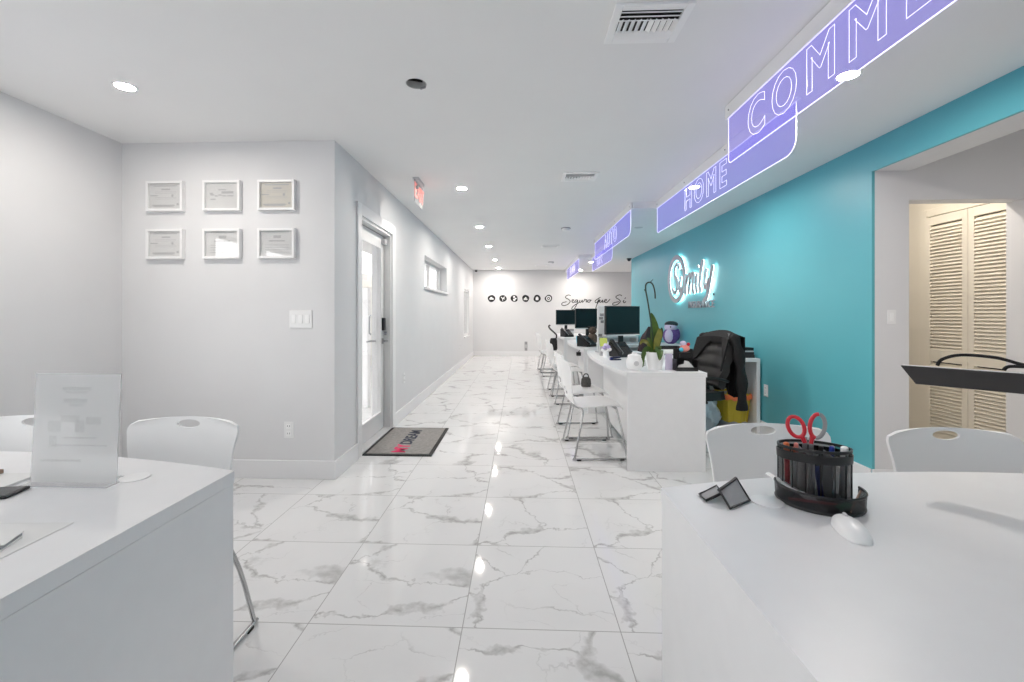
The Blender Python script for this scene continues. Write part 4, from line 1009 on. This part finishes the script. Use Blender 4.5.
# second desk and its worktop
t = thing('plush_toy', 'purple and white plush toy with dark top on the worktop at the teal wall', 'plush toy', (2.29, 6.78, Z))
MB().ell((0, 0, .12), (.12, .10, .13), 18).build('body', 'purple', t, True); MB().ell((-.045, -.055, .12), (.065, .06, .10), 16).build('belly', 'palep', t, True); MB().ell((0, 0, .25), (.095, .085, .075), 16).build('head', 'palep', t, True)
MB().ell((.01, .01, .295), (.10, .09, .05), 16).build('cap', 'black', t, True); MB().ell((.105, 0, .14), (.03, .05, .09), 12).build('wing', 'purple', t, True); MB().ell((-.03, -.08, .255), (.012, .008, .012), 8).build('eye', 'black', t, True)
t = thing('bottle', 'small dark bottle beside the plush toy on the worktop', 'bottle', (2.08, 6.75, Z)); MB().lathe([(0, 0), (.03, 0), (.03, .12), (.012, .15), (0, .15)], n=16).build('bottle_body', 'navy', t, True); MB().lathe([(0, .15), (.014, .15), (.014, .175), (0, .175)], n=12).build('bottle_cap', 'dark', t, True)
t = thing('tumbler', 'pale lidded tumbler on the second worktop right of the orchid', 'cup', (1.95, 6.68, Z)); MB().lathe([(0, 0), (.035, 0), (.042, .15), (0, .15)], n=18).build('cup', 'lgrey', t, True); MB().lathe([(0, .15), (.044, .15), (.04, .17), (0, .172)], n=18).build('lid', 'white', t, True)
k1 = dup(k0, (1.62, 6.70, Z), .1, 'grey keyboard on the second side worktop beside the charcoal chair')
t = thing('plush_toy', 'brown plush toy standing behind the phone on the second row desk', 'plush toy', (1.05, 6.42, Z)); MB().ell((0, 0, .09), (.075, .065, .09), 14).build('body', 'plush', t, True); MB().ell((0, -.01, .21), (.06, .055, .055), 14).build('head', 'plush', t, True)
for s in (-1, 1): MB().ell((s*.05, 0, .255), (.02, .015, .022), 8).build('ear', 'black', t, True)
t = thing('cup', 'cyan blue cup on the second row desk', 'cup', (.90, 6.75, Z)); MB().lathe([(0, 0), (.035, 0), (.045, .11), (0, .11)], n=18).build('cup_body', 'cyan', t, True); MB().tube([(.04, 0, .09), (.07, 0, .08), (.065, 0, .04), (.038, 0, .03)], .006).build('handle', 'cyan', t, True)
sheetp('paper_stack', .18, .24, .02, (1.2, 6.3, Z), .2, 'white paper stack on the second row desk', 'paper', None)
t = thing('dark_plug', 'small black cable box under the edge of the second row desk', 'cable box', (.80, 6.05, .64)); MB().box((-.03, -.03, 0), (.03, .03, .05), .006).build('box', 'black', t); MB().tube([(0, 0, .05), (0.02, .0, .080)], .006).build('lead', 'rubber', t)
# farthest desk
t = thing('paper_box', 'low grey paper box beside the farthest monitor', 'box', (.98, 9.2, Z)); MB().box((-.13, -.06, 0), (.13, .06, .1), .004).build('tray', 'lgrey', t); MB().box((-.132, -.062, .1), (.132, .062, .14), .004).build('lid', 'grey', t)
t = thing('handbag', 'black bag with a curved handle at the visitor edge of the farthest desk', 'bag', (.655, 8.62, .50), .3)
m = MB(); m.ring([[Vector((w*f*math.cos(a), .045*f*math.sin(a), z)) for a in [2*PI*k/20 for k in range(20)]] for f, z, w in ((.9, 0, .07), (1, .04, .08), (1, .2, .075), (.8, .24, .07))]); m.build('bag_body', 'leather', t, True)
MB().tube(smoothp([(.055, 0, .23), (.06, 0, .30), (.0, 0, .36), (-.07, 0, .42), (-.1, 0, .47), (-.07, 0, .49)], 4), .016, 8).build('handle', 'dark', t, True)
t = thing('handbag', 'dark patterned bag standing on the second white chair', 'bag', (.70, 4.70, .4405), .2)
m = MB(); m.ring([[Vector((w*math.cos(a), .06*f*math.sin(a), z)) for a in [2*PI*k/20 for k in range(20)]] for f, z, w in ((.6, 0, .05), (.7, .03, .055), (.6, .08, .05), (.35, .10, .035))]); m.build('bag_body', 'greyfab', t, True)
MB().tube(smoothp([(.03, 0, .095), (.018, 0, .13), (-.018, 0, .13), (-.03, 0, .095)], 4), .006, 8).build('handle', 'dark', t, True)

# ------------------------------------------------------------------ light, camera
w = bpy.data.worlds.new('sky'); SC.world = w; w.use_nodes = True
bg = w.node_tree.nodes['Background']; bg.inputs[0].default_value = (1, 1, 1, 1); bg.inputs[1].default_value = 1.95
cam = bpy.data.cameras.new('camera'); co = bpy.data.objects.new('camera', cam); C.objects.link(co); SC.camera = co
cam.sensor_width = 36; cam.lens = 440/1024*36; cam.clip_start = .02
cam.shift_x = 9/1024; cam.shift_y = -27/1024
co.location = (0, 0, 1.21); co.rotation_euler = (PI/2, 0, math.radians(2.21))
SC.view_settings.view_transform = 'Standard'; SC.view_settings.look = 'None'; SC.view_settings.gamma = 1; SC.view_settings.use_curve_mapping = False
SC.view_settings.exposure = 1.06
SC.cycles.max_bounces = 16; SC.cycles.diffuse_bounces = 10; SC.cycles.glossy_bounces = 6; SC.cycles.transparent_max_bounces = 24
SC.cycles.use_denoising = True
SC.cycles.sample_clamp_indirect = 8
